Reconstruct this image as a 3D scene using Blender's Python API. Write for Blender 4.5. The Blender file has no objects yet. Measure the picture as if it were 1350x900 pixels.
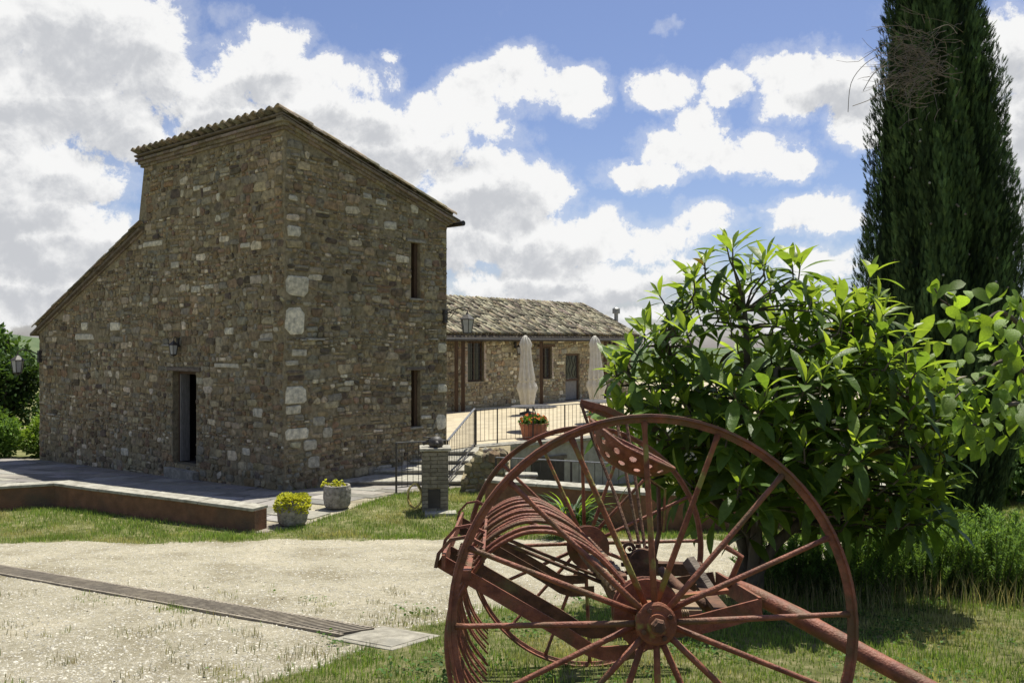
import bpy, bmesh, math, random
import numpy as np
from mathutils import Vector, Matrix

# ------------------------------------------------------------------ camera, world, sun, exposure
SC = bpy.context.scene
COL = SC.collection
EYE = 1.65
FOC = 1100.0                       # focal length in photograph pixels (1350 wide)
cam_data = bpy.data.cameras.new('camera')
cam_data.sensor_width = 36.0
cam_data.lens = 36.0 * FOC / 1350.0
cam_data.clip_start = 0.05
cam_data.clip_end = 5000
cam = bpy.data.objects.new('camera', cam_data)
cam.location = (0, 0, EYE)
cam.rotation_euler = (math.radians(90), 0, 0)
COL.objects.link(cam)
SC.camera = cam

SUN_EL = math.radians(69.0)
SUN_AZ = math.radians(28.0)        # to the right of the view direction (+Y towards +X)
SC.view_settings.view_transform = 'Standard'
SC.view_settings.look = 'None'
SC.view_settings.gamma = 1.0
SC.view_settings.exposure = 0.55
SC.view_settings.use_curve_mapping = False
SC.cycles.max_bounces = 8
SC.cycles.transparent_max_bounces = 8
SC.cycles.use_denoising = True

sun_data = bpy.data.lights.new('sun', 'SUN')
sun_data.energy = 4.8
sun_data.angle = math.radians(0.55)
sun_data.color = (1.0, 0.965, 0.85)
sun = bpy.data.objects.new('sun', sun_data)
COL.objects.link(sun)
sd = Vector((math.sin(SUN_AZ) * math.cos(SUN_EL), math.cos(SUN_AZ) * math.cos(SUN_EL), math.sin(SUN_EL)))
sun.rotation_euler = sd.to_track_quat('Z', 'Y').to_euler()
sun.location = sd * 60

# cumulus clouds of the place, given as directions (u = x/y, w = z/y), half sizes and strength
def _b(px, py, rx, ry, k=1.0):
    return ((px - 675) / FOC, (450 - py) / FOC, rx / FOC, ry / FOC, k)
CLOUDS = [_b(*c) for c in [
    (40, 20, 150, 75, 1.1), (115, 55, 130, 75, 1.1), (60, 120, 150, 80, 1.1), (185, 105, 75, 65), (150, 165, 95, 60),
    (100, 232, 92, 42), (20, 265, 90, 50), (60, 320, 210, 55, 1.05), (110, 380, 260, 60, 1.1), (-60, 200, 140, 160, 1.1),
    (355, 62, 58, 38, .9), (330, 100, 70, 50), (395, 110, 80, 42, .9), (470, 105, 55, 34, .85), (290, 150, 80, 55), (430, 150, 110, 45, .9),
    (530, 190, 110, 55), (620, 130, 60, 44), (690, 108, 62, 42), (752, 118, 46, 34), (560, 160, 60, 40), (650, 170, 55, 30, .8),
    (640, 250, 95, 55), (700, 250, 52, 45), (600, 310, 110, 55), (700, 320, 110, 50), (790, 320, 70, 40), (850, 322, 70, 34, .8),
    (720, 375, 160, 40), (880, 370, 120, 38, .8), (930, 290, 60, 24, .75), (980, 400, 120, 30, .8),
    (872, 118, 52, 27), (960, 116, 36, 25), (922, 155, 38, 34), (905, 200, 62, 36), (845, 232, 68, 22), (985, 205, 75, 32), (1040, 215, 50, 22),
    (1055, 105, 72, 46), (1110, 115, 75, 50), (1140, 165, 60, 40), (1040, 140, 50, 30),
    (1075, 280, 68, 26), (1015, 270, 24, 12, .7), (1110, 292, 60, 22), (1085, 345, 80, 24, .9),
    (1335, 70, 55, 65), (1350, 170, 60, 90), (1345, 280, 60, 80), (1420, 120, 120, 150),
    (884, 38, 18, 13, .62), (508, 72, 14, 10, .6), (300, 20, 34, 20, .55), (660, 420, 900, 28, .75)]]

world = bpy.data.worlds.new('World')
SC.world = world
world.use_nodes = True
NT = world.node_tree
for n in list(NT.nodes):
    NT.nodes.remove(n)
def wn(t, **k):
    n = NT.nodes.new(t)
    for a, v in k.items():
        setattr(n, a, v)
    return n
def wm(op, a, b=None, c=None, clamp=False):
    n = wn('ShaderNodeMath', operation=op, use_clamp=clamp)
    for i, v in enumerate((a, b, c)):
        if v is None:
            continue
        if isinstance(v, (int, float)):
            n.inputs[i].default_value = v
        else:
            NT.links.new(v, n.inputs[i])
    return n.outputs[0]
def wsmooth(v, lo, hi, a=0.0, b=1.0):
    n = wn('ShaderNodeMapRange', interpolation_type='SMOOTHSTEP')
    NT.links.new(v, n.inputs[0])
    n.inputs[1].default_value = lo; n.inputs[2].default_value = hi
    n.inputs[3].default_value = a; n.inputs[4].default_value = b
    return n.outputs[0]
tc = wn('ShaderNodeTexCoord')
sep = wn('ShaderNodeSeparateXYZ')
NT.links.new(tc.outputs['Generated'], sep.inputs[0])
dx, dy, dz = sep.outputs
ysafe = wm('MAXIMUM', dy, 0.12)
u0 = wm('DIVIDE', dx, ysafe)
w0 = wm('DIVIDE', dz, ysafe)
def wnoise(scale, detail=8, rough=.6, dim='3D', off=0.0, dist=0.0):
    n = wn('ShaderNodeTexNoise', noise_dimensions='4D')
    n.inputs['W'].default_value = off
    n.inputs['Scale'].default_value = scale
    n.inputs['Detail'].default_value = detail
    n.inputs['Roughness'].default_value = rough
    n.inputs['Distortion'].default_value = dist
    NT.links.new(tc.outputs['Generated'], n.inputs['Vector'])
    return n
warp = wnoise(15, 8, .64, off=3.0)
wsep = wn('ShaderNodeSeparateColor')
NT.links.new(warp.outputs['Color'], wsep.inputs[0])
u = wm('MULTIPLY_ADD', wm('SUBTRACT', wsep.outputs[0], .5), .085, u0)
w = wm('MULTIPLY_ADD', wm('SUBTRACT', wsep.outputs[1], .5), .075, w0)
uw = wn('ShaderNodeCombineXYZ'); NT.links.new(u, uw.inputs[0]); NT.links.new(w, uw.inputs[1])
def vm(op, a, b=None, c=None):
    n = wn('ShaderNodeVectorMath', operation=op)
    for i, v in enumerate((a, b, c)):
        if v is None: continue
        if isinstance(v, tuple): n.inputs[i].default_value = v
        else: NT.links.new(v, n.inputs[i])
    return n.outputs['Value'] if op == 'DOT_PRODUCT' else n.outputs[0]
fld = None; low = None
for (cu, cw, ru, rw, k) in CLOUDS:
    q = vm('MULTIPLY_ADD', uw.outputs[0], (1 / ru, 1 / rw, 0), (-cu / ru, -cw / rw, 0))
    m = wm('MULTIPLY_ADD', vm('DOT_PRODUCT', q, q), -.50 * k, k * .98)
    fld = m if fld is None else wm('SMOOTH_MAX', fld, m, .12)
    if ru * rw > .0028:          # the flat grey undersides of the larger clouds
        q2 = vm('MULTIPLY_ADD', uw.outputs[0], (1 / ru, 1.6 / rw, 0), (-cu / ru, -(cw - .50 * rw) * 1.6 / rw, 0))
        g2 = wm('MULTIPLY_ADD', vm('DOT_PRODUCT', q2, q2), -.8, 1.0)
        low = g2 if low is None else wm('MAXIMUM', low, g2)
fld = wm('MAXIMUM', fld, 0.0)
front = wsmooth(dy, .25, .55)
far = wnoise(2.6, 3, .5, off=7.0)
farf = wm('MULTIPLY_ADD', far.outputs['Fac'], 1.7, -.58)
field = wm('ADD', wm('MULTIPLY', fld, front), wm('MULTIPLY', farf, wm('SUBTRACT', 1.0, front)))
fine = wnoise(19, 10, .68, off=1.0, dist=.25)
field2 = wm('MULTIPLY_ADD', wm('SUBTRACT', fine.outputs['Fac'], .5), 1.75, field)
dens = wsmooth(field2, .48, .72)
thin = wsmooth(field2, .12, .60, 0, .26)
dens = wm('MAXIMUM', dens, thin)
# relief: the same noise read a little higher up
shift = wn('ShaderNodeVectorMath', operation='ADD'); NT.links.new(tc.outputs['Generated'], shift.inputs[0]); shift.inputs[1].default_value = (.004, 0, .016)
f2 = wn('ShaderNodeTexNoise', noise_dimensions='4D'); f2.inputs['W'].default_value = 1.0; f2.inputs['Scale'].default_value = 19; f2.inputs['Detail'].default_value = 5
f2.inputs['Roughness'].default_value = .62; f2.inputs['Distortion'].default_value = .2
NT.links.new(shift.outputs[0], f2.inputs['Vector'])
relief = wm('SUBTRACT', fine.outputs['Fac'], f2.outputs['Fac'])
under = wm('MULTIPLY', wsmooth(low, .0, .9), front)
soft = wnoise(7, 5, .55, off=5.0)
thick = wsmooth(field2, .70, 1.25)
lit = wm('ADD', wm('MULTIPLY_ADD', relief, 2.4, 1.06), wm('MULTIPLY_ADD', soft.outputs['Fac'], .6, -.3))
lit = wm('SUBTRACT', lit, wm('MULTIPLY', under, .72))
lit = wm('SUBTRACT', lit, wm('MULTIPLY', thick, .18))
lit = wsmooth(lit, .05, .95)
ccol = wn('ShaderNodeMix', data_type='RGBA')
NT.links.new(lit, ccol.inputs[0])
ccol.inputs[6].default_value = (5.7, 5.85, 6.15, 1)
ccol.inputs[7].default_value = (9.1, 9.1, 9.05, 1)
sky = wn('ShaderNodeTexSky', sky_type='NISHITA', sun_disc=False)
sky.sun_elevation = SUN_EL
sky.sun_rotation = SUN_AZ
sky.altitude = 300
sky.air_density = 1.0
sky.dust_density = 1.2
sky.ozone_density = 1.6
skyt = wn('ShaderNodeMix', data_type='RGBA', blend_type='MULTIPLY')
skyt.inputs[0].default_value = 1.0
NT.links.new(sky.outputs[0], skyt.inputs[6])
skyt.inputs[7].default_value = (.95, .95, 1.12, 1)
mixc = wn('ShaderNodeMix', data_type='RGBA')
NT.links.new(wm('MULTIPLY', dens, wsmooth(dz, -.02, .02)), mixc.inputs[0])
NT.links.new(skyt.outputs[2], mixc.inputs[6])
NT.links.new(ccol.outputs[2], mixc.inputs[7])
bg = wn('ShaderNodeBackground')
bg.inputs['Strength'].default_value = 0.07
NT.links.new(mixc.outputs[2], bg.inputs['Color'])
out = wn('ShaderNodeOutputWorld')
NT.links.new(bg.outputs[0], out.inputs['Surface'])

# ------------------------------------------------------------------ helpers
rng = random.Random(7)
nrg = np.random.default_rng(11)
U = rng.uniform

def P(px, py, Y):
    """a point of the place seen at photograph pixel (px, py), Y metres ahead"""
    return Vector(((px - 675) / FOC * Y, Y, EYE - (py - 450) / FOC * Y))

def smooth01(x):
    x = np.clip(x, 0, 1)
    return x * x * (3 - 2 * x)

def gz(x, y):
    """ground height"""
    x = np.asarray(x, float); y = np.asarray(y, float)
    z = np.where(y < 12.4, .31 - .1225 * np.maximum(y, -25), -1.209)
    z = np.where(y > 15, -1.209 - .06 * (y - 15), z)
    z = np.where(y > 26, -1.869 - .05 * (np.minimum(y, 320) - 26), z)
    return z

def yard(x, y):
    return (x > .12) & (x < 9) & (y > 14.35) & (y < 26)

def gzy(x, y):
    return np.where(yard(np.asarray(x), np.asarray(y)), -2.3, gz(x, y))

def tag(o, label=None, cat=None, group=None, kind=None):
    if label: o['label'] = label
    if cat: o['category'] = cat
    if group: o['group'] = group
    if kind: o['kind'] = kind
    return o

ORG = {}
def root(name, loc, label, cat, group=None):
    o = bpy.data.objects.new(name, None)
    COL.objects.link(o)
    o.empty_display_size = .1
    o.location = loc
    ORG[o] = Vector(loc)
    return tag(o, label, cat, group)

def obj(name, me, parent=None, org=None):
    o = bpy.data.objects.new(name, me)
    COL.objects.link(o)
    if parent is not None:
        o.parent = parent
    ORG[o] = Vector(ORG[parent]) if parent is not None else Vector(org if org is not None else (0, 0, 0))
    return o

class MB:
    """collects shapes given in world coordinates, builds ONE mesh object"""
    def __init__(s):
        s.v = []; s.f = []; s.c = []; s.cur = None
    def add(s, vs, fs):
        b = len(s.v)
        s.v += [tuple(v) for v in vs]
        s.f += [tuple(i + b for i in f) for f in fs]
        if s.cur is not None:
            s.c += [s.cur] * len(vs)
        return s
    def box(s, o, ax, ay, az):
        """box from corner o spanned by three vectors"""
        o = Vector(o); ax = Vector(ax); ay = Vector(ay); az = Vector(az)
        vs = [o, o + ax, o + ax + ay, o + ay, o + az, o + ax + az, o + ax + ay + az, o + ay + az]
        fs = [(0, 3, 2, 1), (4, 5, 6, 7), (0, 1, 5, 4), (1, 2, 6, 5), (2, 3, 7, 6), (3, 0, 4, 7)]
        if ax.cross(ay).dot(az) < 0:
            fs = [f[::-1] for f in fs]
        return s.add(vs, fs)
    def cbox(s, c, sx, sy, sz, rz=0):
        X = Vector((math.cos(rz), math.sin(rz), 0)); Y = Vector((-math.sin(rz), math.cos(rz), 0)); Z = Vector((0, 0, 1))
        return s.box(Vector(c) - X * sx / 2 - Y * sy / 2 - Z * sz / 2, X * sx, Y * sy, Z * sz)
    def _frames(s, pts):
        pts = [Vector(p) for p in pts]
        T = []
        for i in range(len(pts)):
            a = pts[max(i - 1, 0)]; b = pts[min(i + 1, len(pts) - 1)]
            T.append((b - a).normalized())
        ref = Vector((0, 0, 1)) if abs(T[0].z) < .9 else Vector((1, 0, 0))
        N = []
        n = (ref - T[0] * ref.dot(T[0])).normalized()
        for t in T:
            n = (n - t * n.dot(t))
            n = n.normalized() if n.length > 1e-6 else t.orthogonal().normalized()
            N.append(n.copy())
        return pts, T, N
    def tube(s, pts, r, seg=8, cap=True):
        pts, T, N = s._frames(pts)
        rs = r if isinstance(r, (list, tuple)) else [r] * len(pts)
        vs = []; fs = []
        for p, t, n, rr in zip(pts, T, N, rs):
            b = t.cross(n)
            for k in range(seg):
                a = 2 * math.pi * k / seg
                vs.append(p + n * math.cos(a) * rr + b * math.sin(a) * rr)
        for i in range(len(pts) - 1):
            for k in range(seg):
                k2 = (k + 1) % seg
                fs.append((i * seg + k, i * seg + k2, (i + 1) * seg + k2, (i + 1) * seg + k))
        if cap:
            fs.append(tuple(range(seg))[::-1])
            fs.append(tuple((len(pts) - 1) * seg + k for k in range(seg)))
        return s.add(vs, fs)
    def bar(s, pts, wd, ht, up=None):
        """rectangular bar along a polyline; ht along the frame normal"""
        pts, T, N = s._frames(pts)
        vs = []; fs = []
        for p, t, n in zip(pts, T, N):
            if up is not None:
                n = Vector(up); n = (n - t * n.dot(t)).normalized()
            b = t.cross(n)
            vs += [p - n * ht / 2 - b * wd / 2, p - n * ht / 2 + b * wd / 2, p + n * ht / 2 + b * wd / 2, p + n * ht / 2 - b * wd / 2]
        for i in range(len(pts) - 1):
            for k in range(4):
                k2 = (k + 1) % 4
                fs.append((i * 4 + k, i * 4 + k2, (i + 1) * 4 + k2, (i + 1) * 4 + k))
        L = (len(pts) - 1) * 4
        fs += [(3, 2, 1, 0), (L, L + 1, L + 2, L + 3)]
        return s.add(vs, fs)
    def lathe(s, c, prof, seg=24, axis=(0, 0, 1), star=0, k=8, lean=(0, 0, 0), jit=0):
        """prof: list of (r, h) along axis"""
        c = Vector(c); ax = Vector(axis).normalized()
        e1 = ax.orthogonal().normalized(); e2 = ax.cross(e1); L = Vector(lean)
        vs = []; fs = []
        for (r, h) in prof:
            for i in range(seg):
                a = 2 * math.pi * i / seg
                rr = r * (1 + star * math.cos(k * a)) * (1 + (U(-jit, jit) if jit else 0))
                vs.append(c + ax * h + L * h + (e1 * math.cos(a) + e2 * math.sin(a)) * rr)
        n = len(prof)
        for j in range(n - 1):
            for i in range(seg):
                i2 = (i + 1) % seg
                fs.append((j * seg + i, j * seg + i2, (j + 1) * seg + i2, (j + 1) * seg + i))
        if prof[0][0] > 1e-4: fs.append(tuple(range(seg))[::-1])
        if prof[-1][0] > 1e-4: fs.append(tuple((n - 1) * seg + i for i in range(seg)))
        return s.add(vs, fs)
    def prism(s, poly, z0, z1):
        n = len(poly)
        z0f = z0 if callable(z0) else (lambda x, y: z0)
        z1f = z1 if callable(z1) else (lambda x, y: z1)
        vs = [(x, y, float(z0f(x, y))) for x, y in poly] + [(x, y, float(z1f(x, y))) for x, y in poly]
        fs = [tuple(range(n))[::-1], tuple(range(n, 2 * n))]
        for i in range(n):
            j = (i + 1) % n
            fs.append((i, j, n + j, n + i))
        return s.add(vs, fs)
    def build(s, name, mat, parent=None, org=(0, 0, 0), smooth=False, kind=None, bevel=0):
        me = bpy.data.meshes.new(name)
        o0 = ORG[parent] if parent is not None else Vector(org)
        me.from_pydata([(v[0] - o0[0], v[1] - o0[1], v[2] - o0[2]) for v in s.v], [], s.f)
        if s.c and len(s.c) == len(s.v):
            at = me.color_attributes.new('Col', 'FLOAT_COLOR', 'POINT')
            at.data.foreach_set('color', np.array([(c[0], c[1], c[2], 1) for c in s.c], 'f').ravel())
        me.materials.append(mat)
        if smooth:
            me.polygons.foreach_set('use_smooth', [True] * len(me.polygons))
        me.update()
        o = obj(name, me, parent, o0)
        if parent is None:
            o.location = o0
        if bevel:
            md = o.modifiers.new('bevel', 'BEVEL'); md.width = bevel; md.segments = 2; md.limit_method = 'ANGLE'
        if kind:
            o['kind'] = kind
        return o

def big(name, V, F, mat, col=None, parent=None, org=(0, 0, 0), kind=None, smooth=False):
    """mesh from numpy arrays: V (n,3), F (m,k) of equal corner count, col (n,3)"""
    V = np.asarray(V, np.float32); F = np.asarray(F, np.int32)
    o0 = ORG[parent] if parent is not None else Vector(org)
    me = bpy.data.meshes.new(name)
    k = F.shape[1]
    me.vertices.add(len(V)); me.loops.add(F.size); me.polygons.add(len(F))
    me.vertices.foreach_set('co', (V - np.array(o0, np.float32)).ravel())
    me.loops.foreach_set('vertex_index', F.ravel())
    me.polygons.foreach_set('loop_start', np.arange(0, F.size, k, dtype=np.int32))
    me.polygons.foreach_set('loop_total', np.full(len(F), k, np.int32))
    if smooth:
        me.polygons.foreach_set('use_smooth', np.ones(len(F), bool))
    me.update(calc_edges=True)
    if col is not None:
        at = me.color_attributes.new('Col', 'FLOAT_COLOR', 'POINT')
        c4 = np.ones((len(V), 4), np.float32); c4[:, :3] = col
        at.data.foreach_set('color', c4.ravel())
    me.materials.append(mat)
    o = obj(name, me, parent, o0)
    if parent is None:
        o.location = o0
    if kind:
        o['kind'] = kind
    return o

def scatter(bv, bf, M, T, bc=None, tint=None):
    """copies of a base mesh: M (N,3,3), T (N,3); tint (N,3) multiplies bc or is used alone"""
    bv = np.asarray(bv, float); bf = np.asarray(bf, int)
    N = len(T); n = len(bv)
    V = np.einsum('nij,kj->nki', M, bv) + T[:, None, :]
    F = (bf[None] + (np.arange(N) * n)[:, None, None]).reshape(-1, bf.shape[1])
    C = None
    if tint is not None:
        C = np.repeat(tint[:, None, :], n, 1)
        if bc is not None:
            C = C * np.asarray(bc)[None]
        C = C.reshape(-1, 3)
    return V.reshape(-1, 3), F, C

def basis(dirs, ups):
    """N frames with local Y along dirs and local Z near ups"""
    d = dirs / (np.linalg.norm(dirs, axis=1, keepdims=True) + 1e-9)
    x = np.cross(d, ups); x /= (np.linalg.norm(x, axis=1, keepdims=True) + 1e-9)
    z = np.cross(x, d)
    return np.stack([x, d, z], axis=2)

# ------------------------------------------------------------------ materials
def pm(name, c1, c2=None, scale=6.0, rough=.85, bump=0.0, bscale=40.0, metal=0.0, attr=False, transl=0.0, spec=.3,
       detail=8, lo=.35, hi=.65, c3=None, s3=2.0, lo3=.55, hi3=.7, stretch=None, tcol=None):
    m = bpy.data.materials.new(name)
    m.use_nodes = True
    t = m.node_tree; N = t.nodes; L = t.links
    pb = N['Principled BSDF']
    pb.inputs['Roughness'].default_value = rough
    pb.inputs['Metallic'].default_value = metal
    pb.inputs['Specular IOR Level'].default_value = spec
    co = N.new('ShaderNodeTexCoord')
    vec = co.outputs['Object']
    if stretch:
        mp = N.new('ShaderNodeMapping'); mp.inputs['Scale'].default_value = stretch
        L.new(vec, mp.inputs[0]); vec = mp.outputs[0]
    nz = N.new('ShaderNodeTexNoise'); nz.inputs['Scale'].default_value = scale; nz.inputs['Detail'].default_value = detail
    nz.inputs['Roughness'].default_value = .62
    L.new(vec, nz.inputs['Vector'])
    mr = N.new('ShaderNodeMapRange'); mr.inputs[1].default_value = lo; mr.inputs[2].default_value = hi
    L.new(nz.outputs['Fac'], mr.inputs[0])
    mx = N.new('ShaderNodeMix'); mx.data_type = 'RGBA'
    L.new(mr.outputs[0], mx.inputs[0])
    c2 = c2 or tuple(min(1, x * 1.5) for x in c1)
    mx.inputs[6].default_value = (*c1, 1); mx.inputs[7].default_value = (*c2, 1)
    colr = mx.outputs[2]
    if attr:
        at = N.new('ShaderNodeAttribute'); at.attribute_name = 'Col'
        mm = N.new('ShaderNodeMix'); mm.data_type = 'RGBA'; mm.blend_type = 'MULTIPLY'; mm.inputs[0].default_value = 1
        L.new(colr, mm.inputs[6]); L.new(at.outputs['Color'], mm.inputs[7]); colr = mm.outputs[2]
    if c3:
        n3 = N.new('ShaderNodeTexNoise'); n3.inputs['Scale'].default_value = s3; n3.inputs['Detail'].default_value = 6
        L.new(vec, n3.inputs['Vector'])
        r3 = N.new('ShaderNodeMapRange'); r3.inputs[1].default_value = lo3; r3.inputs[2].default_value = hi3
        L.new(n3.outputs['Fac'], r3.inputs[0])
        m3 = N.new('ShaderNodeMix'); m3.data_type = 'RGBA'
        L.new(r3.outputs[0], m3.inputs[0]); L.new(colr, m3.inputs[6]); m3.inputs[7].default_value = (*c3, 1); colr = m3.outputs[2]
    L.new(colr, pb.inputs['Base Color'])
    if bump:
        nb = N.new('ShaderNodeTexNoise'); nb.inputs['Scale'].default_value = bscale; nb.inputs['Detail'].default_value = 7
        L.new(vec, nb.inputs['Vector'])
        bp = N.new('ShaderNodeBump'); bp.inputs['Strength'].default_value = bump; bp.inputs['Distance'].default_value = .02
        L.new(nb.outputs['Fac'], bp.inputs['Height']); L.new(bp.outputs[0], pb.inputs['Normal'])
    if transl:
        tr = N.new('ShaderNodeBsdfTranslucent')
        if tcol:
            tm = N.new('ShaderNodeMix'); tm.data_type = 'RGBA'; tm.blend_type = 'MULTIPLY'; tm.inputs[0].default_value = 1
            L.new(colr, tm.inputs[6]); tm.inputs[7].default_value = (*tcol, 1); L.new(tm.outputs[2], tr.inputs['Color'])
        else:
            L.new(colr, tr.inputs['Color'])
        ms = N.new('ShaderNodeMixShader'); ms.inputs[0].default_value = transl
        L.new(pb.outputs[0], ms.inputs[1]); L.new(tr.outputs[0], ms.inputs[2])
        L.new(ms.outputs[0], N['Material Output'].inputs['Surface'])
    return m

M = dict(
    stone=pm('stone', (.74, .73, .69), (1.6, 1.54, 1.40), 11, .92, .7, 45, attr=True, spec=.15),
    mortar=pm('mortar', (.17, .142, .088), (.31, .262, .168), 11, .95, 1.0, 30, spec=.1, c3=(.13, .112, .07), s3=2.3),
    mortarpale=pm('pale_mortar', (.23, .195, .125), (.40, .345, .23), 11, .95, 1.0, 30, spec=.1, c3=(.19, .165, .11), s3=2.3),
    tile=pm('tile', (.7, .7, .7), (1.25, 1.2, 1.15), 12, .9, .4, 50, attr=True, spec=.15),
    brick=pm('brick', (.7, .7, .7), (1.2, 1.2, 1.2), 16, .92, .4, 50, attr=True, spec=.1),
    roofdeck=pm('roof_deck', (.10, .08, .06), (.18, .15, .11), 6, .9, .3),
    wood=pm('wood', (.06, .038, .024), (.12, .075, .045), 5, .75, .3, 30, stretch=(6, 6, .6)),
    oldwood=pm('weathered_wood', (.09, .072, .055), (.2, .165, .13), 6, .85, .4, 30, stretch=(1, 1, 6)),
    dark=pm('dark_paint', (.022, .02, .018), (.05, .045, .04), 8, .6, .1),
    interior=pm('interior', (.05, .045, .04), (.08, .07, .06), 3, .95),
    greydoor=pm('grey_door', (.16, .155, .14), (.26, .25, .23), 7, .8, .2, stretch=(5, 5, .8)),
    iron=pm('iron', (.03, .028, .026), (.07, .06, .05), 12, .55, .15, spec=.4),
    railtop=pm('rail_top', (.10, .10, .098), (.20, .20, .20), 12, .4, .1, spec=.5, metal=.3),
    galv=pm('galvanised', (.22, .22, .21), (.35, .35, .34), 9, .45, .1, metal=.6),
    terracotta=pm('terracotta_render', (.15, .077, .043), (.24, .125, .07), 6, .9, .6, 35, c3=(.10, .075, .052), s3=1.6, lo3=.5, hi3=.75),
    coping=pm('coping', (.21, .195, .155), (.42, .40, .335), 8, .9, .4, 50),
    paving=pm('paving', (.85, .85, .85), (1.15, 1.14, 1.12), 9, .9, .35, 40, attr=True, spec=.15),
    joint=pm('paving_joint', (.17, .15, .12), (.28, .25, .2), 12, .95, .4),
    concrete=pm('concrete', (.19, .175, .14), (.35, .325, .265), 10, .92, .5, 60, c3=(.2, .19, .16), s3=3),
    greyrender=pm('grey_render', (.25, .235, .2), (.38, .36, .31), 5, .95, .4, 50),
    potstone=pm('pot_stone', (.17, .155, .13), (.40, .37, .32), 16, .95, .9, 35),
    plastic=pm('terracotta_tub', (.34, .12, .07), (.42, .16, .095), 6, .6, .1),
    canvas=pm('canvas', (.64, .61, .53), (.8, .77, .69), 5, .85, .25, 25, transl=.25),
    glass=pm('lamp_glass', (.5, .5, .48), (.62, .62, .6), 8, .15, 0, spec=.5, transl=.4),
    windowglass=pm('window_glass', (.03, .032, .035), (.05, .052, .055), 3, .08, 0, spec=.6),
    redpaint=pm('rusty_red_paint', (.13, .042, .026), (.29, .105, .058), 21, .6, .3, 110, spec=.4, c3=(.13, .07, .032), s3=8, lo3=.48, hi3=.64),
    redlichen=pm('lichened_red_paint', (.135, .046, .025), (.31, .12, .06), 12, .72, .4, 55, spec=.3, c3=(.25, .23, .06), s3=13, lo3=.52, hi3=.64),
    rust=pm('dark_rust', (.06, .034, .022), (.17, .085, .05), 14, .8, .4, 60, c3=(.16, .13, .06), s3=8, lo3=.58, hi3=.72),
    brightrust=pm('worn_metal', (.16, .11, .07), (.3, .22, .14), 14, .55, .3, 50, metal=.3),
    leaf=pm('glossy_leaf', (.78, .8, .75), (1.2, 1.18, 1.2), 9, .42, .25, 22, attr=True, transl=.54, spec=.35, tcol=(1.5, 1.38, .55)),
    softleaf=pm('soft_leaf', (.75, .78, .75), (1.22, 1.2, 1.2), 10, .6, 0, attr=True, transl=.4, spec=.25, tcol=(1.3, 1.2, .6)),
    needle=pm('needle', (.7, .72, .7), (1.25, 1.22, 1.2), 2.2, .75, 0, attr=True, transl=.12, spec=.15),
    grass=pm('grass_blade', (.8, .8, .8), (1.2, 1.2, 1.15), 1.6, .65, 0, attr=True, transl=.35, spec=.2, tcol=(1.2, 1.15, .7)),
    bark=pm('bark', (.07, .055, .042), (.15, .125, .1), 12, .95, .8, 30, stretch=(1, 1, .3)),
    twig=pm('dead_twig', (.12, .095, .075), (.26, .22, .18), 12, .9, .2),
    petal=pm('petal', (.75, .75, .75), (1.2, 1.2, 1.2), 10, .6, 0, attr=True, transl=.3),
    hill=pm('far_hill', (.05, .085, .03), (.10, .13, .055), .02, .95, 0, detail=5),
    pebble=pm('pebble', (.8, .8, .8), (1.15, 1.15, 1.15), 20, .95, .3, attr=True, spec=.1),
    drainbar=pm('drain_bar', (.16, .135, .105), (.30, .26, .2), 14, .85, .3, 50),
    rope=pm('yellow_hose', (.42, .33, .10), (.58, .48, .2), 10, .6, 0),
)
# ------------------------------------------------------------------ ground
def n2(x, y, s=1.0):
    x = np.asarray(x, float) * s; y = np.asarray(y, float) * s
    return (np.sin(1.3 * x + 2.1 * y + .5) + np.sin(-2.2 * x + 1.1 * y + 1.7) + .7 * np.sin(3.9 * x + 3.1 * y + 4.2)
            + .5 * np.sin(-6.1 * x + 5.3 * y + 2.2) + .4 * np.sin(9.7 * x + 8.9 * y)) / 3.6

PATH = [(-14.5, 14.05), (-8.9, 14.35), (-7.9, 14.75), (-3.95, 12.75), (-3.8, 12.4), (-3.24, 12.95), (-2.7, 14.4), (-2.2, 15.9), (-1.15, 16.9), (-.8, 17.3),
        (-1.5, 19.9), (-4.4, 16.45), (-13.5, 23.95), (-17, 26), (-19, 20)]
def inpoly(x, y, poly):
    x = np.asarray(x, float); y = np.asarray(y, float)
    r = np.zeros(np.broadcast(x, y).shape, bool)
    n = len(poly); j = n - 1
    for i in range(n):
        xi, yi = poly[i]; xj, yj = poly[j]
        c = ((yi > y) != (yj > y)) & (x < (xj - xi) * (y - yi) / (yj - yi + 1e-12) + xi)
        r ^= c
        j = i
    return r

def grass_amount(x, y):
    """1 = sward, 0 = bare gravel"""
    x = np.asarray(x, float); y = np.asarray(y, float)
    n = n2(x, y, 1.1) * .35 + n2(x, y, 3.3) * .22
    yb = 11.25 + .10 * np.clip(x + 4, -4, 4) - .12 * np.clip(x, 0, 5)
    lawn = smooth01((y - yb + n * .8) / .5)
    bx = np.array([-20, -2.2, -1.55, -1.1, -.5, .2, 1.2, 2.2, 3.2, 4.6, 6, 12])
    by = np.array([2.5, 3.6, 4.6, 5.9, 6.9, 7.5, 7.7, 8.4, 9.2, 10.5, 12, 12])
    yn = np.interp(x, bx, by)
    nearg = smooth01((yn - y + n * 1.2) / .9)
    sparse = np.clip(n2(x + 3, y, 2.7) * .9 + n2(x, y + 5, .9) * .5 - .28, 0, .6) * (x < 0) * smooth01((8.2 - y) / 1.6)
    far = smooth01((y - 24) / 3)
    side = smooth01((x - 4.6 + n) / 1.2) + smooth01((-16 - x) / 2)
    g = np.maximum.reduce([lawn, nearg, sparse, far, np.clip(side, 0, 1)])
    return np.where(inpoly(x, y, PATH), 0, g)

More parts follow.
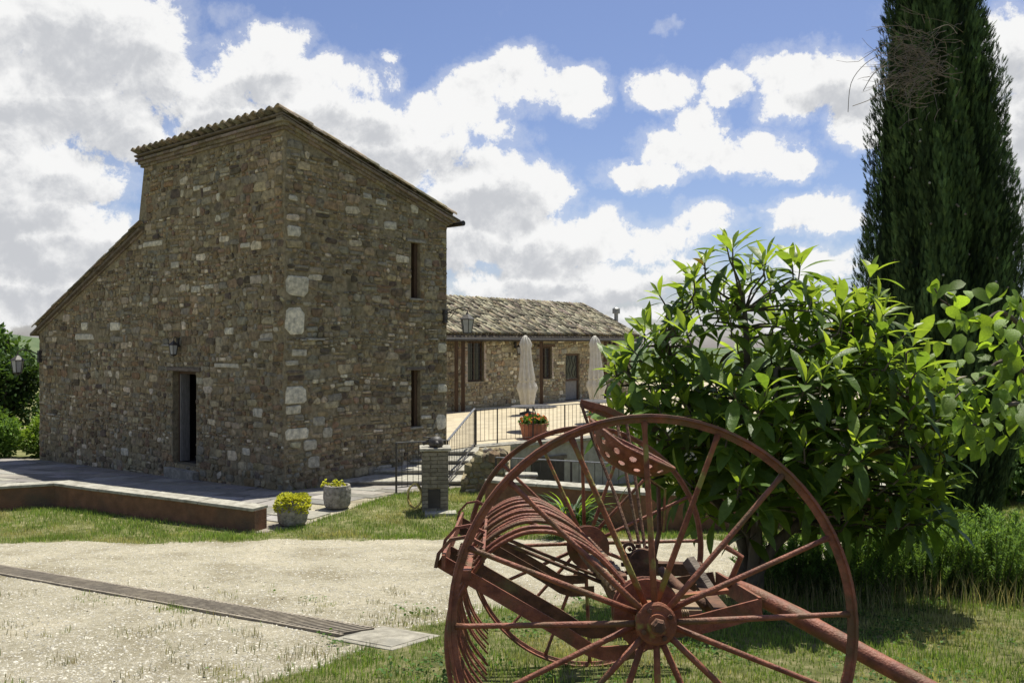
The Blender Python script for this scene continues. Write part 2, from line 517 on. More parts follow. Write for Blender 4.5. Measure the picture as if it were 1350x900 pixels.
def lines(*segs):
    r = []
    for a, b, s in segs:
        r += list(np.arange(a, b, s))
    r.append(segs[-1][1])
    return np.array(r)
gx = lines((-900, -100, 80), (-100, -20, 8), (-20, -12, .5), (-12, 7, .11), (7, 20, .5), (20, 100, 8), (100, 900, 80))
gy = lines((-60, -4, 4), (-4, 3, .5), (3, 16.5, .11), (16.5, 27, .35), (27, 60, 2), (60, 200, 10), (200, 1500, 100))
GX, GY = np.meshgrid(gx, gy)
GZ = gzy(GX, GY) + np.where((GY < 12.3) & (GY > 2), n2(GX, GY, 1.7) * .012, 0)
GA = grass_amount(GX, GY)
nx, ny = len(gx), len(gy)
ii = (np.arange(ny - 1)[:, None] * nx + np.arange(nx - 1)[None]).ravel()
GF = np.stack([ii, ii + 1, ii + nx + 1, ii + nx], 1)

gm = bpy.data.materials.new('ground'); gm.use_nodes = True
t = gm.node_tree; N = t.nodes; L = t.links; pb = N['Principled BSDF']
pb.inputs['Roughness'].default_value = .97; pb.inputs['Specular IOR Level'].default_value = .08
co = N.new('ShaderNodeTexCoord'); vec = co.outputs['Object']
def gn(scale, detail=8, rough=.6):
    n = N.new('ShaderNodeTexNoise'); n.inputs['Scale'].default_value = scale; n.inputs['Detail'].default_value = detail; n.inputs['Roughness'].default_value = rough
    L.new(vec, n.inputs['Vector']); return n.outputs['Fac']
def gramp(f, stops):
    r = N.new('ShaderNodeValToRGB'); L.new(f, r.inputs[0])
    el = r.color_ramp.elements
    el[0].position = stops[0][0]; el[0].color = (*stops[0][1], 1)
    el[1].position = stops[-1][0]; el[1].color = (*stops[-1][1], 1)
    for p, c in stops[1:-1]:
        e = el.new(p); e.color = (*c, 1)
    return r.outputs[0]
grav = gramp(gn(48, 12, .85), [(.3, (.22, .195, .135)), (.44, (.385, .345, .255)), (.58, (.53, .485, .375)), (.72, (.66, .615, .50))])
patch = gramp(gn(1.1, 6), [(.33, (.66, .64, .58)), (.5, (.93, .93, .91)), (.66, (1.08, 1.07, 1.05))])
mid = gramp(gn(13, 9, .72), [(.35, (.74, .73, .70)), (.5, (.98, .98, .97)), (.65, (1.12, 1.12, 1.12))])
mp_ = N.new('ShaderNodeMix'); mp_.data_type = 'RGBA'; mp_.blend_type = 'MULTIPLY'; mp_.inputs[0].default_value = 1
L.new(patch, mp_.inputs[6]); L.new(mid, mp_.inputs[7]); patch = mp_.outputs[2]
mg = N.new('ShaderNodeMix'); mg.data_type = 'RGBA'; mg.blend_type = 'MULTIPLY'; mg.inputs[0].default_value = 1
L.new(grav, mg.inputs[6]); L.new(patch, mg.inputs[7])
soil = gramp(gn(7, 9, .7), [(.3, (.08, .09, .032)), (.48, (.15, .16, .06)), (.6, (.26, .24, .12)), (.72, (.38, .34, .2))])
at = N.new('ShaderNodeAttribute'); at.attribute_name = 'Col'
sx = N.new('ShaderNodeSeparateColor'); L.new(at.outputs['Color'], sx.inputs[0])
ad = N.new('ShaderNodeMath'); ad.operation = 'MULTIPLY_ADD'; L.new(gn(18, 6, .7), ad.inputs[0]); ad.inputs[1].default_value = .9
L.new(sx.outputs[0], ad.inputs[2])
rr = N.new('ShaderNodeMapRange'); rr.inputs[1].default_value = .72; rr.inputs[2].default_value = 1.05; L.new(ad.outputs[0], rr.inputs[0])
mf = N.new('ShaderNodeMix'); mf.data_type = 'RGBA'; L.new(rr.outputs[0], mf.inputs[0]); L.new(mg.outputs[2], mf.inputs[6]); L.new(soil, mf.inputs[7])
L.new(mf.outputs[2], pb.inputs['Base Color'])
bp = N.new('ShaderNodeBump'); bp.inputs['Strength'].default_value = .9; bp.inputs['Distance'].default_value = .03
L.new(gn(60, 10, .8), bp.inputs['Height']); L.new(bp.outputs[0], pb.inputs['Normal'])
big('ground', np.stack([GX, GY, GZ], -1).reshape(-1, 3), GF, gm, col=np.repeat(GA.reshape(-1, 1), 3, 1), kind='structure', smooth=True)

# far hills
hv = []; hf = []
na = 90
for i in range(na + 1):
    a = math.radians(-80 + 160 * i / na)
    for j, (r, k) in enumerate([(420, -.2), (560, .45), (700, 1), (900, 1.15), (1200, .3)]):
        h = -9 + 21 * float(smooth01((-.38 - a) / .25)) + 1.5 * math.sin(3.1 * a + 1) + 1.2 * math.sin(7.3 * a) + .8 * math.sin(17 * a + 2) + .5 * math.sin(41 * a)
        hv.append((r * math.sin(a), r * math.cos(a), -17 + (h + 17) * max(k, 0)))
for i in range(na):
    for j in range(4):
        hf.append((i * 5 + j, (i + 1) * 5 + j, (i + 1) * 5 + j + 1, i * 5 + j + 1))
big('hills', hv, hf, M['hill'], kind='structure', smooth=True)

# ------------------------------------------------------------------ path of flagstones
pathm = MB().prism(PATH, lambda x, y: gz(x, y) - .15, lambda x, y: gz(x, y) + .008).build('path', M['joint'], kind='structure')
pathm['label'] = 'pale flagstone paving around the foot of the stone house'
def flag(poly, tone):
    """one slab with its own edges"""
    cx = sum(p[0] for p in poly) / len(poly); cy = sum(p[1] for p in poly) / len(poly)
    h = U(.016, .026)
    n = len(poly)
    o = (cx, cy, float(gz(cx, cy)))
    vs = []; fs = []
    for k, zz in ((1.0, -.02), (1.0, h - .006), (.965, h)):
        for x, y in poly:
            X = cx + (x - cx) * k; Y = cy + (y - cy) * k
            vs.append((X, Y, float(gz(X, Y)) + zz))
    for r in (0, 1):
        for i in range(n):
            j = (i + 1) % n
            fs.append((r * n + i, r * n + j, (r + 1) * n + j, (r + 1) * n + i))
    fs.append(tuple(2 * n + i for i in range(n)))
    m = MB(); m.cur = tone; m.add(vs, fs)
    return m
slabs = []
ca, sa = .906, -.423
row = 0; v = -4.0
while v < 14:
    rh = U(.34, .62); uu = -18 + U(0, .5)
    while uu < 6:
        sw = U(.4, .95)
        g = .014
        jit = lambda: U(-.03, .03)
        q = [(uu + g + jit() * .5, v + g + jit()), (uu + sw - g + jit() * .5, v + g + jit()), (uu + sw - g + jit() * .5, v + rh - g + jit()), (uu + g + jit() * .5, v + rh - g + jit())]
        poly = [(-3.8 + a * ca - b * sa, 12.6 + a * sa + b * ca) for a, b in q]
        slabs.append(poly)
        uu += sw
    v += rh
slabs = [s for s in slabs if all(inpoly(np.array([p[0] for p in s]), np.array([p[1] for p in s]), PATH)) and abs(sum(p[0] for p in s) / 4) / (sum(p[1] for p in s) / 4) < .72]
slabs.sort(key=lambda s: sum(p[1] for p in s))
rest = MB()
for i, s in enumerate(slabs):
    b = U(.17, .34)
    tone = (b, b * U(.92, .97), b * U(.8, .89))
    m = flag(s, tone)
    if i < 290:
        m.build('flagstone', M['paving'], pathm)
    else:
        rest.cur = tone; rest.add(m.v, m.f)
if rest.v:
    rest.build('flagstones', M['paving'], pathm, kind='stuff')

# ------------------------------------------------------------------ stone walls
def tone_stone():
    r = rng.random()
    if r < .05:  b = U(.33, .48); c = (b, b * U(.92, .96), b * U(.73, .80))          # pale limestone
    elif r < .20: b = U(.23, .32); c = (b, b * U(.88, .94), b * U(.62, .72))
    elif r < .34: b = U(.15, .22); c = (b, b * U(.72, .80), b * U(.46, .56))          # reddish
    elif r < .43: b = U(.08, .13); c = (b, b * U(.82, .90), b * U(.62, .74))          # dark
    elif r < .58: b = U(.15, .22); c = (b, b * .97, b * U(.74, .84))                  # greenish grey
    else:         b = U(.15, .25); c = (b, b * U(.83, .90), b * U(.54, .64))          # brown
    return c

def stone_shape(w, h, rnd=.36, jit=.15):
    """outline of one stone, counter-clockwise, 8 points"""
    a, b = w / 2, h / 2
    c = min(w, h) * rnd
    pts = []
    for sx, sy, first in ((1, -1, 0), (1, 1, 1), (-1, 1, 0), (-1, -1, 1)):
        k1 = c * U(.4, 1.3); k2 = c * U(.4, 1.3)
        p1 = (sx * (a - k1), sy * b); p2 = (sx * a, sy * (b - k2))
        pts += [p1, p2] if not first else [p2, p1]
    j = min(w, h) * jit
    return [(x + U(-j, j), y + U(-j, j)) for x, y in pts]

def add_stone(mb, fn, cu, cz, outline, out, tone, bulge=.008):
    """fn(u, z, o) -> world point"""
    n = len(outline)
    tilt1 = U(-.012, .012); tilt2 = U(-.012, .012)
    vs = []
    for k, o in ((1.0, -.03), (1.0, out * .55), (.87, out)):
        for x, y in outline:
            vs.append(fn(cu + x * k, cz + y * k, o + (tilt1 * x / .15 + tilt2 * y / .15 if o > 0 else 0)))
    vs.append(fn(cu + U(-.02, .02), cz + U(-.01, .01), out + bulge))
    fs = []
    for r in (0, 1):
        for i in range(n):
            j = (i + 1) % n
            fs.append((r * n + i, r * n + j, (r + 1) * n + j, (r + 1) * n + i))
    for i in range(n):
        fs.append((2 * n + i, 2 * n + (i + 1) % n, 3 * n))
    mb.cur = tone
    mb.add(vs, fs)

def rubble(u0, u1, z0, top, openings, special=(), k=1.0, vis=None):
    """irregular courses of stones; returns [(cu, cz, w, h)]; top(u) gives the wall's head"""
    res = []
    zmax = max(top(u0), top(u1)) + .3
    ph = [U(0, 6) for _ in range(3)]
    z = z0 + .02
    wave = lambda u, z: .05 * math.sin(1.1 * u + ph[0] + .35 * z) + .03 * math.sin(2.7 * u + ph[1] - .6 * z)
    def free(a, b, c, d):
        for (p, q, r, s) in list(openings) + list(special):
            if a < q - .005 and b > p + .005 and c < s - .005 and d > r + .005:
                return False
        return True
    while z < zmax:
        h = rng.choice([U(.055, .09), U(.08, .13), U(.10, .17), U(.13, .21)]) * k
        u = u0 + U(0, .08)
        while u < u1 - .05:
            w = min(max(h * rng.choice([U(.7, 1.5), U(1.2, 2.8)]), .07 * k), .42 * k)
            if u + w > u1 - .06: w = u1 - u
            cu = u + w / 2
            zz = z + h / 2 + wave(cu, z)
            cand = []
            r = rng.random()
            if r < .16 and h > .12 * k:
                f = U(.35, .65)
                cand = [(cu, zz - h / 2 + h * f / 2, w, h * f), (cu, zz + h / 2 - h * (1 - f) / 2, w, h * (1 - f))]
            elif r < .24 and w > .2 * k:
                f = U(.35, .65)
                cand = [(cu - w / 2 + w * f / 2, zz, w * f, h), (cu + w / 2 - w * (1 - f) / 2, zz, w * (1 - f), h)]
            elif r < .93:
                cand = [(cu, zz + U(-.008, .008), w, h * U(.9, 1.08))]
            for (a, b, c, d) in cand:
                g = U(.008, .034) * k
                c2, d2 = c - g, d - g
                if c2 < .03 or d2 < .03: continue
                if b + d2 / 2 > min(top(a - c2 / 2), top(a + c2 / 2)) - .01 or b - d2 / 2 < z0 - .02: continue
                if free(a - c2 / 2, a + c2 / 2, b - d2 / 2, b + d2 / 2):
                    res.append((a, b, c2, d2))
                elif d2 > .05:
                    # trimmed to stand against the jamb
                    for (p, q, rr_, s) in list(openings) + list(special):
                        if a - c2 / 2 < p < a + c2 / 2 and p - (a - c2 / 2) > .06:
                            nw = p - (a - c2 / 2) - .006; na_ = a - c2 / 2 + nw / 2
                            if free(na_ - nw / 2, na_ + nw / 2, b - d2 / 2, b + d2 / 2): res.append((na_, b, nw, d2)); break
                        if a - c2 / 2 < q < a + c2 / 2 and (a + c2 / 2) - q > .06:
                            nw = (a + c2 / 2) - q - .006; na_ = a + c2 / 2 - nw / 2
                            if free(na_ - nw / 2, na_ + nw / 2, b - d2 / 2, b + d2 / 2): res.append((na_, b, nw, d2)); break
            u += w
        z += h
    return res

def core_wall(fn, u0, u1, z0, top, openings, mb, step=.6, breaks=()):
    """mortar face with real openings"""
    us = sorted(set([u0, u1] + [o[0] for o in openings] + [o[1] for o in openings] + list(breaks) + list(np.arange(u0 + step, u1 - .1, step))))
    us = [round(float(x), 4) for x in us]
    zs_o = sorted(set([z0] + [o[2] for o in openings] + [o[3] for o in openings]))
    for a, b in zip(us[:-1], us[1:]):
        if b - a < 1e-4: continue
        ta, tb = top(a + 1e-4), top(b - 1e-4)
        tm = min(ta, tb)
        zz = [z for z in zs_o if z < tm - .05]
        lev = [(z, z) for z in zz] + [(ta, tb)]
        for (la, lb), (ha, hb) in zip(lev[:-1], lev[1:]):
            mid = (a + b) / 2; mz = (la + ha) / 2
            if any(o[0] < mid < o[1] and o[2] < mz < o[3] for o in openings): continue
            mb.add([fn(a, la, 0), fn(b, lb, 0), fn(b, hb, 0), fn(a, ha, 0)], [(0, 1, 2, 3)])

def reveal(fn, o, depth, mb):
    a, b, c, d = o
    q = [(a, c), (b, c), (b, d), (a, d)]
    for i in range(4):
        (p, r), (s, t_) = q[i], q[(i + 1) % 4]
        mb.add([fn(p, r, .004), fn(s, t_, .004), fn(s, t_, -depth), fn(p, r, -depth)], [(0, 1, 2, 3)])

def fbox(mb, fn, u0, u1, z0, z1, o0, o1):
    """box in face coordinates"""
    p = fn(u0, z0, o0)
    return mb.box(p, fn(u1, z0, o0) - p, fn(u0, z1, o0) - p, fn(u0, z0, o1) - p)

# ------------------------------------------------------------------ the tall stone house
C = Vector((-4.47, 16.4, 0))
TL = Vector((-.770, .638, 0)); TR = Vector((.638, .770, 0))
NL = Vector((-.638, -.770, 0)); NR = Vector((.770, -.638, 0))
FL = lambda t, z, o=0: C + TL * t + NL * o + Vector((0, 0, z))
FR = lambda s, z, o=0: C + TR * s + NR * o + Vector((0, 0, z))
TW, TD, LW = 5.65, 4.56, 11.78          # tower width, depth, whole left face
slope_r = .305
zt0 = 5.82
topL = lambda t: zt0 if t <= TW + 1e-3 else 4.28 - (t - TW) * .386
topR = lambda s: zt0 - s * slope_r
house = root('stone_house', (C.x, C.y, -1.3), 'tall brown rubble stone house with sloping tiled roof and lower wing', 'house')
door_o = (3.28, 4.30, -1.12, .98)
win_o = [(3.40, 3.69, 2.64, 3.91), (3.40, 3.69, -.30, .99)]
zb = -1.75
wallA = MB(); core_wall(FL, 0, LW, zb, topL, [door_o], wallA, breaks=(TW,))
reveal(FL, door_o, .22, wallA)
# the tower's cheek above the wing and hidden backs
def quad(mb, *p): mb.add(p, [tuple(range(len(p)))])
B = lambda t, s, z: C + TL * t + TR * s + Vector((0, 0, z))
quad(wallA, B(TW, 0, 3.0), B(TW, TD, 3.0), B(TW, TD, topR(TD)), B(TW, 0, zt0))
quad(wallA, B(LW, 0, zb), B(LW, 5, zb), B(LW, 5, topL(LW)), B(LW, 0, topL(LW)))
quad(wallA, B(LW, 5, zb), B(TW, 5, zb), B(TW, 5, 1.9), B(LW, 5, 1.9))
wallA = wallA.build('wall', M['mortar'], house)
wallB = MB(); core_wall(FR, 0, TD, zb, topR, win_o, wallB)
for o in win_o: reveal(FR, o, .32, wallB)
quad(wallB, B(0, TD, zb), B(TW, TD, zb), B(TW, TD, topR(TD)), B(0, TD, topR(TD)))
wallB = wallB.build('wall', M['mortar'], house)

# pale corner blocks on the right-hand face (u along that face) and a few thin stone ledges
def s_of(px):   # distance along the right-hand face of a photograph column
    r = (px - 675) / FOC
    return (r * C.y - C.x) / (TR.x - r * TR.y)
def t_of(px):
    r = (px - 675) / FOC
    return (r * C.y - C.x) / (TL.x - r * TL.y)
def zf(py, Yd): return EYE - (py - 450) / FOC * Yd
quo = []
for (x0, x1, y0, y1, b) in [(370, 405, 363, 390, .52), (371, 401, 405, 441, .62), (371, 403, 509, 533, .58), (366, 396, 534, 546, .5), (376, 406, 564, 579, .62),
                            (378, 397, 298, 312, .5), (384, 404, 460, 470, .42), (374, 393, 475, 482, .42), (399, 418, 579, 593, .45), (405, 421, 601, 617, .42),
                            (412, 428, 549, 562, .36), (577, 589, 452, 465, .5), (577, 589, 506, 517, .5), (575, 588, 546, 566, .6), (380, 392, 257, 265, .45), (541, 551, 268, 281, .5),
                            (425, 438, 563, 577, .42), (478, 490, 255, 263, .4), (495, 510, 263, 271, .42), (506, 522, 292, 303, .45)]:
    s0, s1 = max(s_of(x0), .015), min(s_of(x1), TD - .01)
    Yd = C.y + TR.y * (s0 + s1) / 2
    quo.append((s0, s1, zf(y1, Yd), zf(y0, Yd), b * .82))
patL = []
for (x0, x1, y0, y1, b) in [(107, 116, 425, 435, .5), (145, 159, 425, 436, .5), (102, 130, 440, 448, .42), (296, 309, 432, 441, .48), (284, 316, 479, 485, .4), (255, 264, 245, 252, .45),
                            (253, 264, 377, 386, .0), (190, 215, 318, 325, .45), (225, 237, 345, 354, .42), (318, 330, 320, 327, .4), (334, 347, 538, 550, .4), (320, 330, 590, 600, .42), (160, 170, 590, 600, .45), (270, 282, 375, 381, .42)]:
    t0, t1 = t_of(x1), t_of(x0)
    Yd = C.y + TL.y * (t0 + t1) / 2
    patL.append((t0, t1, zf(y1, Yd), zf(y0, Yd), b or .42))

def lay(fn, stones, special, part, n_obj, out=(.006, .030), kmat='stone', flip=False):
    lst = [(a, b, c, d, None) for (a, b, c, d) in stones]
    lst.sort(key=lambda s: -s[2] * s[3])
    restm = MB()
    f2 = (lambda u, z, o: fn(u, z, o))
    for i, (a, b, c, d, _) in enumerate(lst):
        ol = stone_shape(c, d)
        if flip: ol = [(x, y) for x, y in ol[::-1]]
        tn = tone_stone()
        st_ = float(n2(a * 1.0 + 3, b * 1.3 - 2, .55)); wm_ = float(n2(a - 7, b + 4, .8))
        tn = (tn[0] * (1.04 + .16 * st_ + .08 * wm_), tn[1] * (1.0 + .16 * st_), tn[2] * (.97 + .16 * st_ - .06 * wm_))
        m = MB() if i < n_obj else restm
        add_stone(m, f2, a, b, ol, U(*out), tn)
        if i < n_obj:
            m.build('stone', M[kmat], part)
    for (a0, a1, z0_, z1_, bb) in special:
        c, d = a1 - a0 - .012, z1_ - z0_ - .012
        ol = stone_shape(c, d, .22, .05)
        if flip: ol = ol[::-1]
        m = MB()
        add_stone(m, f2, (a0 + a1) / 2, (z0_ + z1_) / 2, ol, U(.02, .03), (bb, bb * .955, bb * .80))
        m.build('stone', M[kmat], part)
    restm.build('small_stones', M[kmat], part, kind='stuff')

lint_d = (door_o[0] - .2, door_o[1] + .2, door_o[3] - .01, door_o[3] + .1)
stA = rubble(0.0, LW, zb + .1, topL, [door_o, lint_d], [q[:4] for q in patL])
lay(FL, stA, patL, wallA, 120, flip=True)
lw = [(o[0] - .16, o[1] + .16, o[3], o[3] + .07) for o in win_o]
stB = rubble(0.0, TD, zb + .1, topR, win_o + lw, [q[:4] for q in quo])
lay(FR, stB, quo, wallB, 120)

# door: lintel, frame, grey leaf standing open, dark room
dr = MB(); fbox(dr, FL, lint_d[0], lint_d[1], door_o[3], door_o[3] + .09, -.1, .05)
dr.build('lintel', M['oldwood'], house, bevel=.008)
fr = MB()
fbox(fr, FL, door_o[0], door_o[0] + .12, door_o[2], door_o[3], -.21, -.10)
fbox(fr, FL, door_o[1] - .05, door_o[1], door_o[2], door_o[3], -.21, -.14)
fbox(fr, FL, door_o[0] + .12, door_o[1] - .05, door_o[3] - .07, door_o[3], -.21, -.14)
door = fr.build('door', M['wood'], house)
lf = MB()
fbox(lf, FL, door_o[1] - .10, door_o[1] - .055, door_o[2] + .02, door_o[3] - .08, -.36, -.145)
for zz in (-.95, -.2, .45):
    fbox(lf, FL, door_o[1] - .108, door_o[1] - .099, zz, zz + .5, -.33, -.18)
lf.build('leaf', M['greydoor'], door)
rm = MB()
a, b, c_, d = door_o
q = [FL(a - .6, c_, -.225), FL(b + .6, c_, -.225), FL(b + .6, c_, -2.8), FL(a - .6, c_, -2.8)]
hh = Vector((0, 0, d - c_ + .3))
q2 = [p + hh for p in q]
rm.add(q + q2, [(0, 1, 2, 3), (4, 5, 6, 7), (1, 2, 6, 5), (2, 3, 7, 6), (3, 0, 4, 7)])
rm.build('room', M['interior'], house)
MB().box(FL(door_o[0] - .12, -1.45, 0), FL(door_o[1] + .12, 0, 0) - FL(door_o[0] - .12, 0, 0), NL * .16, Vector((0, 0, .23))).build('doorstep', M['concrete'], house, bevel=.01)
for o in win_o:
    sh = MB(); fbox(sh, FR, o[0], o[1], o[2], o[3], -.32, -.30)
    wd = sh.build('window', M['windowglass'], house)
    sm = MB()
    fbox(sm, FR, o[0], o[0] + .05, o[2], o[3], -.30, -.22)
    fbox(sm, FR, o[1] - .09, o[1], o[2], o[3], -.30, -.1)
    fbox(sm, FR, o[0] + .05, o[1] - .09, o[3] - .05, o[3], -.30, -.22)
    sm.build('frame', M['wood'], wd)
    l2 = MB(); fbox(l2, FR, o[0] - .15, o[1] + .15, o[3] + .003, o[3] + .06, -.1, .045)
    l2.build('lintel', M['oldwood'] if o[3] < 2 else M['concrete'], wd, bevel=.006)
    l3 = MB(); fbox(l3, FR, o[0] - .06, o[1] + .06, o[2] - .05, o[2] - .003, -.2, .05)
    l3.build('sill', M['concrete'], wd, bevel=.006)
# thin stone ledges left from the scaffold holes
for px, py, wd_ in [(415, 447, .42), (570, 447, .25), (398, 448, .12)]:
    s = s_of(px); z = zf(py, C.y + TR.y * s)
    m = MB(); fbox(m, FR, max(s - wd_ / 2, .02), s + wd_ / 2, z - .02, z + .02, -.02, .075); m.build('ledge', M['coping'], house, bevel=.006)
for px, py, wd_ in [(352, 448, .4), (222, 455, .4), (70, 546, .5)]:
    s = t_of(px); z = zf(py, C.y + TL.y * s)
    m = MB(); fbox(m, FL, s - wd_ / 2, s + wd_ / 2, z - .022, z + .022, -.02, .07); m.build('ledge', M['concrete'], house, bevel=.006)

# cornices of stepped bricks (each brick its own piece) under the roof
def brick_course(fn, u0, u1, z, o0, o1, h, part, length=.26, slope=0.0, objs=True, flip=False):
    u = u0
    restb = MB()
    while u < u1 - .03:
        l_ = min(length * U(.92, 1.06), u1 - u)
        m = MB() if objs else restb
        b_ = U(.16, .28); m.cur = (b_, b_ * U(.78, .88), b_ * U(.55, .68))
        za = z - slope * u; zc = z - slope * (u + l_)
        dz_ = U(-.004, .004); oo = o1 + U(-.008, .006)
        e0, e1 = u + .005, u + l_ - .005
        vs = [fn(e0, za + dz_, o0), fn(e1, zc + dz_, o0), fn(e1, zc + h - .008 + dz_, o0), fn(e0, za + h - .008 + dz_, o0),
              fn(e0, za + dz_, oo), fn(e1, zc + dz_, oo), fn(e1, zc + h - .008 + dz_, oo), fn(e0, za + h - .008 + dz_, oo)]
        m.add(vs, [(0, 3, 2, 1), (4, 5, 6, 7), (0, 1, 5, 4), (1, 2, 6, 5), (2, 3, 7, 6), (3, 0, 4, 7)])
        if objs: m.build('brick', M['brick'], part)
        u += l_
    return restb
corn = MB()
fbox(corn, FL, -.04, TW, zt0 - .0, zt0 + .24, -.3, .015)
cornice = corn.build('cornice', M['mortar'], house)
brick_course(FL, -.06, TW + .08, zt0 - .005, -.05, .05, .062, cornice, .30)
brick_course(FL, -.10, TW + .12, zt0 + .057, -.05, .10, .07, cornice, .28)
brick_course(FL, -.14, TW + .16, zt0 + .127, -.05, .16, .062, cornice, .31)
rk = MB()
for s0, s1 in ((0.0, TD),):
    rk.add([FR(0, zt0, .012), FR(TD, topR(TD), .012), FR(TD, topR(TD) + .24, .012), FR(0, zt0 + .24, .012)], [(0, 1, 2, 3)])
rake = rk.build('cornice', M['mortar'], house)
brick_course(FR, -.05, TD + .05, zt0 - .005, -.05, .045, .062, rake, .30, slope_r)
brick_course(FR, -.10, TD + .12, zt0 + .057, -.05, .09, .07, rake, .28, slope_r)
brick_course(FR, -.16, TD + .2, zt0 + .127, -.05, .15, .062, rake, .33, slope_r)

# tiles
def tile_mesh(L_=.46, r0=.098, r1=.078, th=.016, seg=6, up=1):
    """half-round tile along +Y, open side down (up=1) or up (up=-1)"""
    vs = []; fs = []
    for (y, r) in ((0, r0), (L_, r1)):
        for rr_ in (r, r - th):
            for k in range(seg + 1):
                a = math.pi * k / seg
                vs.append((math.cos(a) * rr_, y, up * math.sin(a) * rr_ * .95))
    n = seg + 1
    for k in range(seg):
        fs.append((k, k + 1, 2 * n + k + 1, 2 * n + k))               # outer
        fs.append((n + k + 1, n + k, 3 * n + k, 3 * n + k + 1))       # inner
        fs.append((k + 1, k, n + k, n + k + 1))                       # lower end
        fs.append((2 * n + k, 2 * n + k + 1, 3 * n + k + 1, 3 * n + k))
    fs.append((0, 2 * n, 3 * n, n)); fs.append((seg, n + seg, 3 * n + seg, 2 * n + seg))
    if up < 0: fs = [f[::-1] for f in fs]
    return np.array(vs), np.array(fs)
TCV, TCF = tile_mesh()
TPV, TPF = tile_mesh(up=-1)
def tile_tone(n, lo=.13, hi=.36, lich=.3):
    b = nrg.uniform(lo, hi, n)
    c = np.stack([b, b * nrg.uniform(.80, .93, n), b * nrg.uniform(.54, .70, n)], 1)
    k = nrg.random(n) < lich
    c[k] = np.stack([b, b * .94, b * .67], 1)[k] * 1.2
    return c
tile_shared = []
for i in range(6):
    me = bpy.data.meshes.new('roof_tile'); me.from_pydata(TCV.tolist(), [], TCF.tolist())
    c = tile_tone(1)[0]
    at = me.color_attributes.new('Col', 'FLOAT_COLOR', 'POINT'); at.data.foreach_set('color', np.tile(np.array([*c, 1], 'f'), len(TCV)))
    me.materials.append(M['tile']); tile_shared.append(me)
def tile_roof(fnp, u_cols, rows, exposure, part, slope_vec, u_vec, objf=None, lo=.13, hi=.36, lich=.3, jit=.012, turn=.03):
    """fnp(u, d): point on the deck, d metres down from the top; tiles run down the slope"""
    sv = np.array(slope_vec.normalized()); uv = np.array(u_vec.normalized()); nv = np.cross(uv, sv)
    if nv[2] < 0: nv = -nv
    Ms = []; Ts = []; Pm = []; Pt = []
    for ci, u in enumerate(u_cols):
        for ri in range(rows):
            d = ri * exposure + .46
            p = np.array(fnp(u, d)) + nv * (.045 + U(-jit, jit)) + uv * U(-jit, jit)
            yv = -sv + uv * U(-turn, turn) + nv * .03; yv /= np.linalg.norm(yv)
            xv = np.cross(yv, nv); xv /= np.linalg.norm(xv); zv = np.cross(xv, yv)
            R = np.stack([xv, yv, zv], 1)
            if objf and objf(ci, ri):
                o = bpy.data.objects.new('roof_tile', rng.choice(tile_shared)); COL.objects.link(o); o.parent = part
                o.matrix_local = Matrix.Translation(Vector(p) - ORG[part]) @ Matrix(R.tolist()).to_4x4()
            else:
                Ms.append(R); Ts.append(p)
            if ci + 1 < len(u_cols):
                Pm.append(R); Pt.append(np.array(fnp((u + u_cols[ci + 1]) / 2, d)) + nv * .085)
    V, F, Cc = scatter(TCV, TCF, np.array(Ms), np.array(Ts), tint=tile_tone(len(Ts), lo, hi, lich))
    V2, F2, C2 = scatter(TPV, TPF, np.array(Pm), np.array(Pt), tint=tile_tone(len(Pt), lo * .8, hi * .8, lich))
    big('tiles', np.concatenate([V, V2]), np.concatenate([F, F2 + len(V)]), M['tile'], np.concatenate([Cc, C2]), part, kind='stuff')
# tower roof: falls along TR
zr = zt0 + .20
rf = MB()
p0 = B(-.16, -.16, zr + .16 * slope_r); up_ = Vector((0, 0, .03))
e1 = B(TW + .18, -.16, zr + .16 * slope_r) - p0; e2 = B(-.16, TD + .32, zr - (TD + .32) * slope_r) - p0
rf.box(p0, e1, e2, up_)
roofT = rf.build('roof', M['roofdeck'], house)
cols = list(np.linspace(-.09, TW + .12, 22))
slv = (TR - Vector((0, 0, slope_r)))
slen = math.hypot(1, slope_r)
fnT = lambda u, d: B(u, -.26 + d / slen, zr + .045 - (-.26 + d / slen) * slope_r)
tile_roof(fnT, cols, 14, .365, roofT, slv, TL, objf=lambda c, r: r == 0 or c == 0, lo=.10, hi=.26, lich=.15)
gut = MB()
gp = [B(-.2, TD + .38, zr - (TD + .38) * slope_r - .02), B(TW + .2, TD + .38, zr - (TD + .38) * slope_r - .04)]
gut.tube(gp, .065, 10)
gut.build('gutter', M['dark'], house)
# wing roof: falls along TL
zw = lambda t: 4.28 - (t - TW) * .386
wr = MB()
p0 = B(TW, -.12, zw(TW) + .04); e1 = B(LW + .38, -.12, zw(LW + .38) + .04) - p0; e2 = TR * 5.4
wr.box(p0, e1, e2, Vector((0, 0, .07)))
roofW = wr.build('roof', M['roofdeck'], house)
rk2 = lambda t, z, o: FL(t, z, o)
brick_course(rk2, TW, LW + .05, zw(TW) + TW * .386 - .02, -.05, .05, .06, roofW, .3, .386)
slw = (TL - Vector((0, 0, .386))); sl2 = math.hypot(1, .386)
fnW = lambda u, d: B(TW + d / sl2 - .05, u, zw(TW + d / sl2 - .05) + .115)
tile_roof(fnW, list(np.linspace(-.1, 5.2, 21)), 18, .365, roofW, slw, TR, objf=lambda c, r: c == 0, lo=.10, hi=.24, lich=.12)
# rafter ends of the wing eave
for k in range(6):
    m = MB(); s = .15 + k * .9
    m.bar([B(LW - .1, s, zw(LW) - .03), B(LW + .33, s, zw(LW + .33) - .03)], .09, .1)
    m.build('rafter', M['wood'], roofW)
